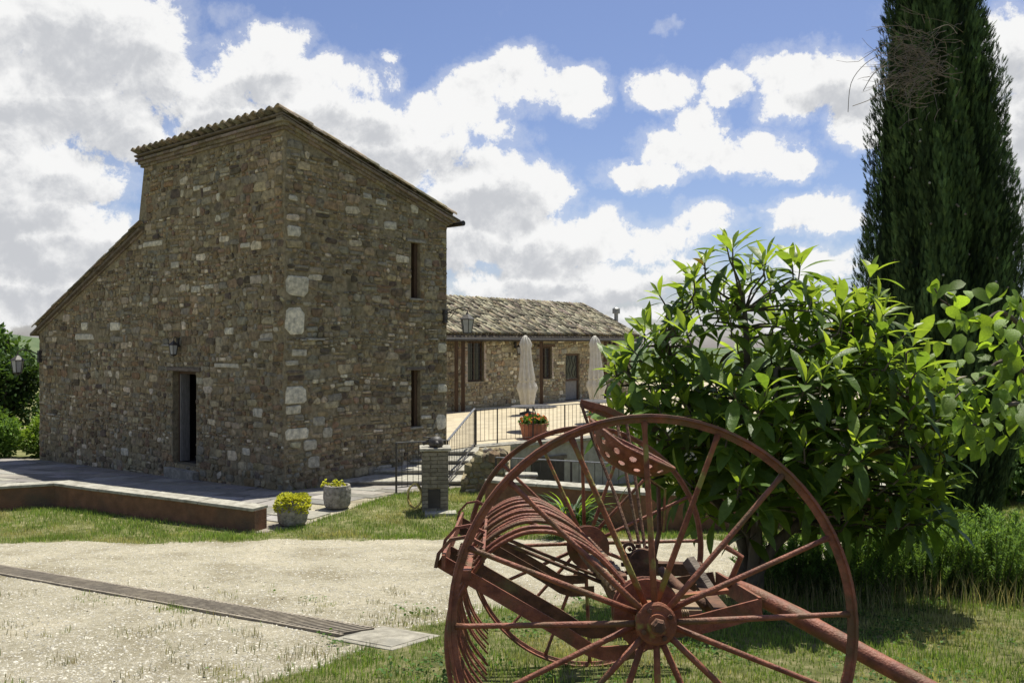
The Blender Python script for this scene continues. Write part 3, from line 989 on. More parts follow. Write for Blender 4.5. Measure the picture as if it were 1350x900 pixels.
# ------------------------------------------------------------------ terrace, stairs, low walls
ZT = -.95
LB = Vector((-2.05, 31.4, 0))
FB = lambda u_, z, o=0: LB + TR * u_ + NR * o + Vector((0, 0, z))
EDGE = [(-1.62, 19.95), (-1.3, 20.35), (-.94, 20.75), (.55, 21.75), (2.29, 22.9), (6.0, 25.3), (13, 29.8)]
terr = MB().prism(EDGE + [(22, 45), (10, 55), (-12, 40), (-1.75, 20.0)], -2.4, ZT)
tm = bpy.data.materials.new('terrace_paving'); tm.use_nodes = True
t = tm.node_tree; N = t.nodes; L = t.links; pb = N['Principled BSDF']; pb.inputs['Roughness'].default_value = .9
co = N.new('ShaderNodeTexCoord'); mp = N.new('ShaderNodeMapping'); mp.inputs['Rotation'].default_value = (0, 0, math.radians(-50)); L.new(co.outputs['Object'], mp.inputs[0])
bt = N.new('ShaderNodeTexBrick'); bt.inputs['Scale'].default_value = 1; bt.inputs['Brick Width'].default_value = .5; bt.inputs['Row Height'].default_value = .25
bt.inputs['Mortar Size'].default_value = .012
bt.inputs['Color1'].default_value = (.37, .31, .205, 1); bt.inputs['Color2'].default_value = (.47, .40, .27, 1); bt.inputs['Mortar'].default_value = (.28, .24, .18, 1)
L.new(mp.outputs[0], bt.inputs['Vector']); L.new(bt.outputs['Color'], pb.inputs['Base Color'])
bpn = N.new('ShaderNodeBump'); bpn.inputs['Strength'].default_value = .4; bpn.inputs['Distance'].default_value = .01; bpn.invert = True
L.new(bt.outputs['Fac'], bpn.inputs['Height']); L.new(bpn.outputs[0], pb.inputs['Normal'])
terrace = terr.build('terrace', tm, kind='structure')
terrace['label'] = 'pale paved terrace in front of the long stone building'
# its retaining face: grey render, with a projecting pale edge slab and a dark low opening
ret = root('retaining_wall', (1.5, 22.0, -2.3), 'grey rendered retaining wall under the terrace with a dark low opening', 'wall')
rm_ = MB(); cap_ = MB()
for (a, b) in zip(EDGE[2:-1], EDGE[3:]):
    A = Vector((*a, 0)); Bv = Vector((*b, 0)); d_ = (Bv - A); n_ = Vector((d_.y, -d_.x, 0)).normalized()
    rm_.box(A + n_ * .003 + Vector((0, 0, -2.42)), d_, n_ * .12, Vector((0, 0, 1.39)))
    cap_.box(A - n_ * .25 + Vector((0, 0, ZT - .075)), d_ * .998, n_ * .47, Vector((0, 0, .085)))
rm_.build('wall', M['greyrender'], ret)
cap_.build('coping', M['coping'], ret)
A = Vector((*EDGE[3], 0)); d_ = (Vector((*EDGE[4], 0)) - A).normalized(); n_ = Vector((d_.y, -d_.x, 0))
op = A + d_ * -.15 + n_ * .124
MB().box(op + Vector((0, 0, -2.3)), d_ * 1.05, n_ * .03, Vector((0, 0, .85))).build('opening', M['interior'], ret)  # flat dark panel paints the shade of the hollow onto the wall
fo = MB()
fo.box(op + d_ * -.08 + Vector((0, 0, -1.445)), d_ * 1.21, n_ * .05, Vector((0, 0, .09)))
fo.build('lintel', M['oldwood'], ret)

# steps up to the terrace
steps = root('stone_steps', (-1.6, 17.2, -1.35), 'worn pale stone steps climbing to the terrace beside the house', 'steps')
for k in range(4):
    y0 = 17.3 + k * .82; zt_ = -1.235 + k * .095
    xl = C.x + TR.x * ((y0 - C.y) / TR.y)
    m = MB()
    poly = [(xl + .05, y0), (-.82 + U(-.03, .03), y0 + U(-.04, .04)), (-.82, y0 + .9), (xl + .75, y0 + .9)]
    m.prism(poly, -1.6, zt_ - .05)
    st = m.build('riser', M['concrete'], steps)
    m = MB()
    poly2 = [(xl + .05, y0 - .04), (-.80 + U(-.03, .03), y0 - .05 + U(-.03, .03)), (-.81, y0 + .84), (xl + .72, y0 + .84)]
    m.prism(poly2, zt_ - .047, zt_ + U(-.005, .005)); m.build('tread', M['coping'], steps, bevel=.015)
# rubble cheek wall right of the steps
chk = root('cheek_wall', (-.5, 15.8, -1.25), 'dark rubble stone wall flanking the terrace steps behind the brick pillar', 'wall')
FC = lambda u_, z, o=0: Vector((-.98 + u_, 16.0 + .12 * u_ - o, z))
ctop = lambda u_: -.98 + .42 * float(smooth01(u_ / .35))
cw_ = MB()
for k in range(8):
    u0_, u1_ = k * .11, (k + 1) * .11
    zt_ = ctop((u0_ + u1_) / 2) - .05
    cw_.box(FC(u0_, -1.6, 0), FC(u1_ + .0005, 0, 0) - FC(u0_, 0, 0), Vector((0, 1.2, 0)), Vector((0, 0, zt_ + 1.6)))
cw_.prism([(-.80, 17.3), (-.04, 17.3), (-.04, 21.2), (-.80, 20.7)], -2.35, -.97)
cw_.build('core', M['mortar'], chk)
for (a, b, c, d) in rubble(0, .88, -1.4, lambda u_: ctop(u_) + .02, [], k=1.0):
    m = MB(); add_stone(m, FC, a, b, stone_shape(c, d), U(.015, .045), tone_stone()); m.build('stone', M['stone'], chk)
FC2 = lambda u_, z, o=0: Vector((-.10 + o, 16.1 + u_, z))
rs_ = MB()
for (a, b, c, d) in rubble(0, 4.6, -2.3, lambda u_: -.62 if u_ < 1 else -1.0, [], k=1.2):
    add_stone(rs_, FC2, a, b, stone_shape(c, d), U(.015, .04), tone_stone())
rs_.build('small_stones', M['stone'], chk, kind='stuff')
for k in range(16):            # loose dark stones along its head
    x_ = -.85 + .78 * (k % 8) / 8 + U(0, .05); y_ = 16.15 + .4 * (k // 8) + U(-.08, .08)
    zt_ = ctop(x_ + .98) - .05
    ol = stone_shape(U(.12, .2), U(.14, .24)); m = MB()
    add_stone(m, lambda a, b, o, x_=x_, y_=y_, zt_=zt_: Vector((x_ + a, y_ + b, zt_ + .02 + o * 2.5)), 0, 0, ol, U(.02, .04), tuple(q * .8 for q in tone_stone()), .02); m.build('stone', M['stone'], chk)

# ------------------------------------------------------------------ railings
def railing(name, label, pts, hgt, gap=.125, posts=True, group=None):
    """pts: base points; balusters, posts and a light handrail"""
    r_ = root(name, pts[0], label, 'railing', group)
    hp = [Vector(p) + Vector((0, 0, hgt)) for p in pts]
    MB().bar(hp, .05, .018, up=(0, 0, 1)).build('handrail', M['railtop'], r_)
    MB().bar([Vector(p) + Vector((0, 0, .10)) for p in pts], .03, .012, up=(0, 0, 1)).build('bottom_rail', M['iron'], r_)
    nb = 0
    for a, b in zip(pts[:-1], pts[1:]):
        a = Vector(a); b = Vector(b); n = max(1, int((b - a).length / gap))
        for i in range(1, n):
            p = a.lerp(b, i / n)
            MB().tube([p + Vector((0, 0, .1)), p + Vector((0, 0, hgt - .008))], .0062, 5).build('baluster', M['iron'], r_); nb += 1
    for i, p in enumerate(pts):
        MB().bar([Vector(p) + Vector((0, 0, -.06)), Vector(p) + Vector((0, 0, hgt - .005))], .034, .034).build('post', M['iron'], r_)
    return r_
e = lambda i, s=0.0: Vector((EDGE[i][0], EDGE[i][1], ZT))
railing('railing', 'dark iron railing with light handrail along the edge of the terrace',
        [(-.90, 20.9, ZT), e(2).lerp(e(3), .38) + Vector((0, .12, 0)), e(3) + Vector((0, .12, 0)), e(3).lerp(e(4), .5) + Vector((0, .12, 0)), e(4) + Vector((0, .12, 0)), e(5) + Vector((0, .12, 0))], .90)
railing('railing', 'dark iron railing sloping up beside the stone steps', [(-1.30, 16.85, -1.3), (-.92, 20.55, ZT)], .95, .2)
railing('railing', 'short level iron railing at the end of the flagstone path', [(-2.22, 16.0, -1.25), (-1.35, 16.82, -1.3)], .96, .12)
railing('railing', 'low iron railing above the sunken yard behind the terracotta wall', [(-.28, 14.55, -1.21), (1.0, 14.1, -1.21), (2.15, 13.65, -1.21), (4.0, 14.0, -1.21), (6.0, 14.4, -1.21)], .84, .125)

# ------------------------------------------------------------------ terracotta low walls
def low_wall(name, label, pts, h, th, cap_t=.05, mat='terracotta', seg=1.1, zc=None):
    r_ = root(name, (pts[0][0], pts[0][1], float(gz(*pts[0]))), label, 'wall')
    P2 = [Vector((*p, 0)) for p in pts]
    nrm = []
    for i in range(len(P2)):
        a = P2[max(i - 1, 0)]; b = P2[min(i + 1, len(P2) - 1)]
        d = (b - a).normalized(); nrm.append(Vector((-d.y, d.x, 0)))
    body = MB()
    for i in range(len(P2) - 1):
        a, b = P2[i], P2[i + 1]; na, nb = nrm[i], nrm[i + 1]
        za, zb_ = float(gz(a.x, a.y)), float(gz(b.x, b.y))
        ta, tb = (zc[i], zc[i + 1]) if zc else (za + h, zb_ + h)
        vs = [(a.x, a.y, za - .4), (b.x, b.y, zb_ - .4), (*(b + nb * th).xy, zb_ - .4), (*(a + na * th).xy, za - .4),
              (a.x, a.y, ta - cap_t), (b.x, b.y, tb - cap_t), (*(b + nb * th).xy, tb - cap_t), (*(a + na * th).xy, ta - cap_t)]
        body.add(vs, [(0, 3, 2, 1), (4, 5, 6, 7), (0, 1, 5, 4), (2, 3, 7, 6)] + ([(3, 0, 4, 7)] if i == 0 else []) + ([(1, 2, 6, 5)] if i == len(P2) - 2 else []))
        n = max(1, round((b - a).length / seg))
        for k in range(n):
            f0, f1 = k / n, (k + 1) / n
            p0 = a.lerp(b, f0); p1 = a.lerp(b, f1); n0 = na.lerp(nb, f0).normalized(); n1 = na.lerp(nb, f1).normalized()
            dd = (b - a).normalized() * .006
            p0 = p0 + dd; p1 = p1 - dd
            z0_ = ta + (tb - ta) * f0 + U(-.004, .004); z1_ = ta + (tb - ta) * f1 + U(-.004, .004)
            o_ = .035
            q = [p0 - n0 * o_, p1 - n1 * o_, p1 + n1 * (th + o_), p0 + n0 * (th + o_)]
            zs = [z0_, z1_, z1_, z0_]
            m = MB(); m.add([(v.x, v.y, z - cap_t + .002) for v, z in zip(q, zs)] + [(v.x, v.y, z) for v, z in zip(q, zs)],
                            [(0, 3, 2, 1), (4, 5, 6, 7), (0, 1, 5, 4), (1, 2, 6, 5), (2, 3, 7, 6), (3, 0, 4, 7)])
            m.build('coping_slab', M['coping'], r_, bevel=.008)
    body.build('body', M[mat], r_)
    return r_
low_wall('parapet', 'long low terracotta wall with pale coping in front of the flagstones', [(-16, 13.5), (-8.7, 14.1), (-7.9, 14.42), (-3.86, 12.52)], .40, .26, zc=[-.80, -.79, -.79, -.845])
low_wall('parapet', 'terracotta garden wall with pale coping beyond the hay rake, turning a corner', [(-.44, 13.7), (2.07, 12.5), (3.5, 12.7), (7.5, 13.35)], .6, .3, zc=[-.61] * 4)
bench = root('stone_bench', (.25, 14.0, -1.2), 'small pale stone bench behind the garden wall', 'bench')
MB().cbox((.16, 14.12, -.60), .55, .28, .05).build('seat', M['coping'], bench, bevel=.015)
for sx in (-.2, .2): MB().cbox((.16 + sx, 14.12, -.92), .09, .24, .58).build('leg', M['concrete'], bench)

# ------------------------------------------------------------------ long stone building
barn = root('stone_building', (LB.x, LB.y, ZT), 'long low stone building with lichened tile roof behind the terrace', 'building')
U0, U1 = -4.0, 12.3
bw1 = (.53, 1.48, .10, 1.65); bw2 = (5.11, 5.89, .06, 1.42); bd = (6.90, 7.98, ZT, 1.11)
wb = MB(); core_wall(FB, U0, U1, ZT - .05, lambda q: 1.98, [bw1, bw2, bd], wb)
for o in (bw1, bw2, bd): reveal(FB, o, .14, wb)
W3 = lambda u_, w_, z: LB + TR * u_ + TL * w_ + Vector((0, 0, z))
quad(wb, W3(U1, 0, ZT), W3(U1, 6, ZT), W3(U1, 6, 1.98), W3(U1, 3, 3.42), W3(U1, 0, 1.98))
quad(wb, W3(U0, 6, ZT), W3(U1, 6, ZT), W3(U1, 6, 1.98), W3(U0, 6, 1.98))
wb = wb.build('wall', M['mortarpale'], barn)
def tone_b():
    c = tone_stone(); k = 1.45
    return tuple(min(.7, x * k) for x in c)
sb_ = rubble(-1.5, U1, ZT, lambda q: 1.97, [bw1, bw2, bd, (bw1[0] - .2, bw1[1] + .2, bw1[3], bw1[3] + .12), (bw2[0] - .2, bw2[1] + .2, bw2[3], bw2[3] + .12)], k=1.25)
sb_.sort(key=lambda s: -s[2] * s[3]); rsb = MB()
for i, (a, b, c, d) in enumerate(sb_):
    m = MB() if i < 70 else rsb
    add_stone(m, FB, a, b, stone_shape(c, d), U(.015, .04), tone_b())
    if i < 70: m.build('stone', M['stone'], wb)
rsb.build('small_stones', M['stone'], wb, kind='stuff')
for o in (bw1, bw2):
    m = MB(); fbox(m, FB, o[0], o[1], o[2], o[3], -.14, -.125); w_ = m.build('window', M['windowglass'], barn)
    m = MB()
    for (a, b, c, d) in ((o[0], o[0] + .07, o[2], o[3]), (o[1] - .07, o[1], o[2], o[3]), (o[0] + .07, o[1] - .07, o[3] - .07, o[3]), (o[0] + .07, o[1] - .07, o[2], o[2] + .07), ((o[0] + o[1]) / 2 - .03, (o[0] + o[1]) / 2 + .03, o[2] + .07, o[3] - .07)):
        fbox(m, FB, a, b, c, d, -.124, -.085)
    m.build('frame', M['wood'], w_)
    m = MB(); fbox(m, FB, o[0] - .2, o[1] + .2, o[3] + .003, o[3] + .11, -.1, .05); m.build('lintel', M['wood'], w_)
    for k in range(6):
        uu = o[0] + (o[1] - o[0]) * (k + .5) / 6
        MB().tube([FB(uu, o[2], -.04), FB(uu, o[3], -.04)], .009, 6).build('bar', M['iron'], w_)
    for k in range(1, 7):
        zz = o[2] + (o[3] - o[2]) * k / 7
        MB().tube([FB(o[0], zz, -.033), FB(o[1], zz, -.033)], .007, 5).build('bar', M['iron'], w_)
    # pale bricks round the opening
    for sgn in (-1, 1):
        uu = o[0] - .12 if sgn < 0 else o[1] + .002
        zz = o[2]
        while zz < o[3] - .06:
            m = MB(); b_ = U(.42, .55); m.cur = (b_, b_ * .84, b_ * .68)
            fbox(m, FB, uu, uu + .12, zz + .004, zz + .068, -.02, .03); m.build('brick', M['brick'], wb); zz += .075
m = MB()
fbox(m, FB, bd[0], bd[1], bd[2] + .02, bd[3], -.14, -.11); d_o = m.build('door', M['greydoor'], barn)
m = MB()
for (a, b, c, d) in ((bd[0], bd[0] + .08, bd[2], bd[3]), (bd[1] - .08, bd[1], bd[2], bd[3]), (bd[0] + .08, bd[1] - .08, bd[3] - .09, bd[3]), (bd[0] + .08, bd[1] - .08, bd[2] + .85, bd[2] + .95)):
    fbox(m, FB, a, b, c, d, -.109, -.06)
m.build('frame', M['wood'], d_o)
m = MB(); fbox(m, FB, bd[0] + .1, bd[1] - .1, bd[2] + .97, bd[3] - .1, -.108, -.095); m.build('pane', M['windowglass'], d_o)
for k in range(4):
    uu = bd[0] + .2 + k * .23
    pts = [FB(uu + .07 * math.sin(j * 1.3 + k), bd[2] + 1.0 + j * .12, -.075) for j in range(9)]
    MB().tube(pts, .012, 5).build('grille_bar', M['iron'], d_o)
MB().tube([FB(bd[0] + .16, .0, -.11), FB(bd[0] + .16, .0, -.03), FB(bd[0] + .28, .0, -.03)], .012, 6).build('handle', M['galv'], d_o)
# roof
zr0, sl3 = 3.42, .48
dk = MB()
p0 = W3(U0 - .1, -.42, zr0 - 3.42 * sl3 - .02)
dk.box(p0, TR * (U1 - U0 + .4), W3(U0, 3, zr0) - W3(U0, -.42, zr0 - 3.42 * sl3), Vector((0, 0, .07)))
p1 = W3(U0 - .1, 3, zr0 - .02); dk.box(p1, TR * (U1 - U0 + .4), W3(U0, 6.4, zr0 - 3.4 * sl3) - W3(U0, 3, zr0), Vector((0, 0, .07)))
roofB = dk.build('roof', M['roofdeck'], barn)
slb = (-TL - Vector((0, 0, sl3))); sl4 = math.hypot(1, sl3)
fnB = lambda u_, d: W3(u_, 3.1 - d / sl4, zr0 + .06 - abs(-.1 + d / sl4) * sl3)
tile_roof(fnB, list(np.arange(-2.4, U1 + .32, .20)), 12, .305, roofB, slb, TR, lo=.07, hi=.34, lich=.45, jit=.022, turn=.09)
rd = []; 
V, F, Cc = scatter(TCV * np.array([1.25, 1, 1.1]), TCF, np.array([np.stack([np.array(-NR) * 1.0, np.array(TR), np.array([0, 0, 1.0])], 1)] * 40),
                   np.array([np.array(W3(-2.4 + .375 * i, 3.0, zr0 + .06 + U(-.015, .015))) for i in range(40)]), tint=tile_tone(40, .1, .26, .3))
big('ridge_tiles', V, F, M['tile'], Cc, roofB, kind='stuff')
MB().tube([W3(-2.4, -.47, zr0 - 3.47 * sl3 - .03), W3(U1 + .3, -.47, zr0 - 3.47 * sl3 - .05)], .06, 8).build('gutter', M['dark'], barn)
MB().bar([W3(-2.4, -.28, 1.86), W3(U1, -.28, 1.86)], .10, .14).build('eaves_beam', M['wood'], barn)
for u_ in (-.42, -.06, 4.72, 9.55):
    MB().bar([FB(u_, ZT, .34), FB(u_, 1.80, .34)], .14, .14).build('post', M['wood'], barn)
fl = MB(); pf = W3(12.9, 1.2, 0); fl.lathe(Vector((pf.x, pf.y, 1.5)), [(.10, -2.4), (.10, 1.55), (.19, 1.56), (.19, 1.80), (.12, 1.86), (0.001, 1.88)], 14)
fl.build('flue', M['galv'], barn, smooth=False)

# ------------------------------------------------------------------ lanterns
def lantern(label, base, outw, side=None, s=1.0, arm=.32):
    """bracket at the wall, curled arm, six-sided glazed lantern"""
    base = Vector(base); outw = Vector(outw).normalized()
    r_ = root('wall_lantern', base, label, 'lamp')
    MB().cbox(base + outw * .012, .09 * s, .09 * s, .26 * s, math.atan2(outw.y, outw.x)).build('wall_plate', M['iron'], r_)
    tip = base + outw * arm * s
    pts = [base + Vector((0, 0, .02)), base + outw * arm * .4 * s + Vector((0, 0, .12 * s)), base + outw * arm * .8 * s + Vector((0, 0, .16 * s)), tip + Vector((0, 0, .10 * s)), tip + Vector((0, 0, .04 * s))]
    MB().tube(pts, .012 * s, 6).build('arm', M['iron'], r_)
    MB().tube([base + Vector((0, 0, -.1 * s)), base + outw * arm * .3 * s + Vector((0, 0, -.02 * s)), base + outw * arm * .5 * s + Vector((0, 0, .11 * s))], .008 * s, 5).build('scroll', M['iron'], r_)
    MB().lathe(tip, [(.02 * s, .06 * s), (.03 * s, .03 * s), (.14 * s, -.06 * s), (.15 * s, -.075 * s), (.12 * s, -.08 * s)], 6).build('cap', M['iron'], r_)
    g = MB().lathe(tip, [(.125 * s, -.082 * s), (.085 * s, -.33 * s)], 6).build('glass', M['glass'], r_)
    for k in range(6):
        # the frame bars follow the glass edges
        a = 2 * math.pi * k / 6
        e1_ = Vector((0, 0, 1)).orthogonal().normalized(); e2_ = Vector((0, 0, 1)).cross(e1_)
        dv = e1_ * math.cos(a) + e2_ * math.sin(a)
        MB().tube([tip + dv * .128 * s + Vector((0, 0, -.08 * s)), tip + dv * .088 * s + Vector((0, 0, -.33 * s))], .008 * s, 5).build('bar', M['iron'], r_)
    MB().lathe(tip, [(.095 * s, -.33 * s), (.09 * s, -.35 * s), (.02 * s, -.39 * s), (.001, -.41 * s)], 6).build('base', M['iron'], r_)
    return r_
lantern('black bracket lantern at the wing end of the stone house', FL(LW - .12, 1.22, .02), NL, s=1.3, arm=.46)
s = t_of(237); lantern('small dark lantern above the doorway of the stone house', FL(s, zf(457, C.y + TL.y * s) + .1, .02), NL, s=.8, arm=.16)
lantern('lantern at the corner of the house, seen in front of the tile roof', FR(TD - .1, 2.25, .02), NR, s=1.2, arm=.62)
lantern('dark lantern between the two windows of the long building', FB(3.36, 1.5, .02), NR, s=1.0, arm=.25)
lantern('dark lantern right of the glazed door of the long building', FB(10.4, 1.55, .02), NR, s=1.0, arm=.25)

# ------------------------------------------------------------------ parasols, tubs, tables on the terrace
def parasol(label, x, y, lean):
    r_ = root('closed_parasol', (x, y, ZT), label, 'parasol', 'closed parasols on the terrace')
    MB().lathe((x, y, ZT), [(.30, 0), (.30, .05), (.22, .08), (.06, .12), (.05, .3)], 16).build('base', M['iron'], r_)
    MB().tube([(x, y, ZT + .1), (x, y, ZT + 2.78)], .025, 8).build('pole', M['wood'], r_)
    prof = [(.02, 2.82), (.07, 2.78), (.14, 2.66), (.20, 2.5), (.165, 2.36), (.17, 2.1), (.20, 1.75), (.24, 1.4), (.27, 1.22), (.235, 1.18), (.30, 1.05), (.33, .92), (.27, .75), (.23, .5), (.21, .36)]
    prof = prof[::-1]
    can = MB(); can.lathe((x, y, ZT), prof, 72, star=.2, k=9, lean=(lean, 0, 0))
    can.build('canopy', M['canvas'], r_, smooth=True)
    MB().lathe((x, y, ZT), [(.262, 1.17), (.268, 1.2), (.262, 1.23)], 24, lean=(lean, 0, 0)).build('strap', M['canvas'], r_)
    return r_
parasol('closed cream parasol in front of the window nearer the house', .56, 29.8, -.03)
parasol('closed cream parasol beside the glazed door, partly behind the loquat', 3.2, 31.4, -.03)

def tub(label, x, y, z, s=1.0, flowers=True):
    r_ = root('flower_tub', (x, y, z), label, 'planter')
    m = MB(); m.lathe((x, y, z), [(.30 * s, 0), (.37 * s, .36 * s), (.40 * s, .37 * s), (.40 * s, .43 * s), (.35 * s, .43 * s), (.34 * s, .38 * s), (.001, .37 * s)], 28, star=.02, k=14)
    m.build('tub', M['plastic'], r_)
    n = 420
    p = nrg.normal(0, 1, (n, 3)); p /= np.linalg.norm(p, axis=1, keepdims=True)
    p[:, 2] = np.abs(p[:, 2])
    T_ = np.array([x, y, z + .38 * s]) + p * np.array([.40, .40, .24]) * s * nrg.uniform(.5, 1, (n, 1))
    dirs = p + nrg.normal(0, .5, (n, 3)); ups = nrg.normal(0, 1, (n, 3)) + [0, 0, 2]
    lv = np.array([(-.02, 0, 0), (.02, 0, 0), (.035, .05, .01), (0, .09, 0), (-.035, .05, .01)]) * s
    V, F, Cc = scatter(lv, [(0, 1, 2), (0, 2, 3), (0, 3, 4)], basis(dirs, ups), T_, tint=np.array([.08, .16, .03]) * nrg.uniform(.6, 1.6, (n, 1)))
    big('leaves', V, F, M['softleaf'], Cc, r_, kind='stuff')
    n = 46
    q = nrg.normal(0, 1, (n, 3)); q /= np.linalg.norm(q, axis=1, keepdims=True); q[:, 2] = np.abs(q[:, 2]) * .7 + .3
    T_ = np.array([x, y, z + .40 * s]) + q * np.array([.36, .36, .28]) * s
    fv = np.array([(0, 0, 0), (.05, 0, .02), (.03, .045, .02), (-.03, .045, .02), (-.05, 0, .02), (-.03, -.045, .02), (.03, -.045, .02)]) * s * .72
    V, F, Cc = scatter(fv, [(0, 1, 2), (0, 2, 3), (0, 3, 4), (0, 4, 5), (0, 5, 6), (0, 6, 1)], basis(nrg.normal(0, 1, (n, 3)), q), T_, tint=np.array([.80, .20, .05]) * nrg.uniform(.7, 1.25, (n, 1)))
    big('flowers', V, F, M['petal'], Cc, r_, kind='stuff')
tub('terracotta tub of orange flowers standing behind the terrace railing', .58, 22.35, ZT, .98)
tub('terracotta tub of flowers on the terrace, half hidden by the loquat', 2.62, 24.6, ZT, .98)
for lab, x, y in (('round dark metal table behind the terracotta flower tub', .63, 24.2), ('round dark metal table beside the half hidden flower tub', 2.75, 26.4)):
    r_ = root('metal_table', (x, y, ZT), lab, 'table')
    MB().lathe((x, y, ZT), [(.001, .70), (.66, .70), (.67, .715), (.66, .73), (.001, .73)], 28).build('top', M['iron'], r_)
    for k in range(3):
        a = 2 * math.pi * k / 3
        MB().tube([(x, y, ZT + .7), (x + .1 * math.cos(a), y + .1 * math.sin(a), ZT + .35), (x + .38 * math.cos(a), y + .38 * math.sin(a), ZT)], .016, 6).build('leg', M['iron'], r_)

# ------------------------------------------------------------------ stone pots with sedum
def stone_pot(label, x, y, r, h, plab, dense):
    z = float(gz(x, y)) + .022
    r_ = root('stone_pot', (x, y, z), label, 'pot')
    prof = [(r * .80, 0), (r * .93, h * .12), (r * 1.0, h * .45), (r * .99, h * .8), (r * .95, h), (r * .80, h), (r * .78, h * .9), (.001, h * .88)]
    m = MB(); m.lathe((x, y, z), prof, 30, jit=.018); m.build('body', M['potstone'], r_)
    n = 1500 if dense else 200
    pr = root('sedum', (x, y, z + h * .88), plab, 'plant')
    a = nrg.uniform(0, 6.28, n); q = np.sqrt(nrg.uniform(0, 1, n))
    if dense:
        R_ = r * 1.16 * q
        T_ = np.stack([x + R_ * np.cos(a), y + R_ * np.sin(a), z + h * .93 + .085 * (1 - q ** 4) + .03 * np.sin(3 * a) * q - .13 * (q > .82) * nrg.uniform(0, 1, n) + nrg.uniform(-.03, .03, n)], 1)
    else:
        cx = nrg.choice([-.03, .06, -.20], n, p=[.45, .35, .2])
        R_ = .07 * q
        T_ = np.stack([x + cx + R_ * np.cos(a), y + R_ * np.sin(a), z + h * .92 + .10 * (1 - q) + nrg.uniform(-.02, .02, n)], 1)
    T_[:, 0] += 0
    lv = np.array([(-.009, 0, 0), (.009, 0, 0), (.016, .025, .008), (0, .042, .004), (-.016, .025, .008)])
    dirs = np.stack([np.cos(a), np.sin(a), nrg.uniform(.1, 1.4, n)], 1) + nrg.normal(0, .4, (n, 3))
    V, F, Cc = scatter(lv, [(0, 1, 2), (0, 2, 3), (0, 3, 4)], basis(dirs, nrg.normal(0, 1, (n, 3)) + [0, 0, 1.5]), T_, tint=np.array([.48, .50, .07]) * nrg.uniform(.6, 1.3, (n, 1)))
    big('foliage', V, F, M['softleaf'], Cc, pr, kind='stuff')
    stem = MB()
    for k in range(8): stem.tube([(x + U(-.1, .1) * (1 if dense else .4), y + U(-.1, .1), z + h * .86), (x + U(-.12, .12) * (1 if dense else .4), y + U(-.1, .1), z + h * .98)], .006, 5)
    stem.build('stems', M['softleaf'] if False else M['bark'], pr)
stone_pot('rough carved stone pot with overflowing yellow sedum on the flagstones', -3.42, 12.75 + .25, .235, .36, 'overflowing yellow green sedum filling the stone pot by the parapet end', True)
stone_pot('rough carved stone pot nearer the house, almost empty, with a whitish rim', -3.0, 14.32, .235, .38, 'small sprig of yellow green sedum in the almost empty stone pot', False)

# ------------------------------------------------------------------ brick fountain pillar
px_, py_ = -1.30, 14.1
zp = float(gz(px_, py_))
fp = root('fountain_pillar', (px_, py_, zp), 'grey brick fountain pillar with dark niche and iron spout on the lawn', 'fountain')
MB().cbox((px_, py_, zp + .52), .40, .40, 1.04, .12).build('core', M['mortar'], fp)
R12 = Matrix.Rotation(.12, 3, 'Z')
for cidx in range(15):
    zc_ = zp + .03 + cidx * .066
    for face in range(2):
        for b in range(2):
            # front face and left face
            L0 = -.222 + (b * .26 if cidx % 2 == 0 else (0 if b == 0 else .14)); L1 = L0 + ((.255 if b == 0 else .18) if cidx % 2 == 0 else (.135 if b == 0 else .30))
            L1 = min(L1, .222)
            if face == 0 and .05 < zc_ - zp + .0 < .40 and L1 > -.12 and L0 < .08:
                if L0 < -.14: L1 = -.12
                elif L1 > .12: L0 = .08
                else: continue
            m = MB(); bb = U(.18, .28); m.cur = (bb, bb * .90, bb * .70)
            if face == 0:
                vs0 = Vector((L0 + .004, -.222 + U(-.004, .004), 0)); ex = Vector((L1 - L0 - .008, 0, 0)); ey = Vector((0, .05, 0))
            else:
                vs0 = Vector((-.2225 + U(-.004, .004) - .002, L0 + .06, 0)); ex = Vector((.05, 0, 0)); ey = Vector((0, L1 - L0 - .008, 0))
                if L0 + .06 < -.17: continue
            o_ = R12 @ vs0; o_ = Vector((px_ + o_.x, py_ + o_.y, zc_))
            m.box(o_, R12 @ ex, R12 @ ey, Vector((0, 0, .058))); m.build('brick', M['brick'], fp)
MB().cbox(Vector((px_, py_, zp + .22)) + R12 @ Vector((-.02, -.19, 0)), .2, .06, .36, .12).build('niche', M['interior'], fp)  # dark block flush with the bricks, its colour standing in for shade
MB().cbox((px_, py_, zp + 1.06), .52, .50, .05, .12).build('cap', M['coping'], fp, bevel=.01)
MB().cbox(Vector((px_, py_, zp + .02)) + R12 @ Vector((.08, -.34, 0)), .52, .26, .06, .12).build('basin_slab', M['coping'], fp, bevel=.01)
sp = MB(); c0 = Vector((px_ + .02, py_ - .05, zp + 1.085))
sp.lathe(c0, [(.10, 0), (.13, .04), (.12, .12), (.07, .17), (.001, .18)], 14)
sp.tube([c0 + Vector((.0, -.04, .08)), c0 + Vector((.03, -.16, .09)), c0 + Vector((.04, -.2, .05))], .035, 8)
sp.tube([c0 + Vector((-.22, 0, .05)), c0 + Vector((-.1, 0, .11)), c0], .03, 8)
sp.tube([c0 + Vector((-.22, 0, .17)), c0 + Vector((-.08, 0, .15))], .012, 6)
sp.build('spout', M['iron'], fp, smooth=True)
zz_ = zp + 1.05
hose = MB(); pts = []
for k in range(70):
    a = k * .42
    pts.append((px_ - .34 + .12 * math.cos(a) * (1 + .1 * math.sin(k)), py_ - .02 + .05 * math.sin(a * .7), zp + .26 + .2 * math.sin(a) * (1 + .08 * math.cos(1.7 * k))))
hose.tube(pts, .012, 6)
tag(hose.build('garden_hose', M['rope'], org=(px_ - .34, py_, zp)), 'coiled yellow garden hose beside the brick fountain pillar', 'hose')
lavp = (-1.18, 14.62)

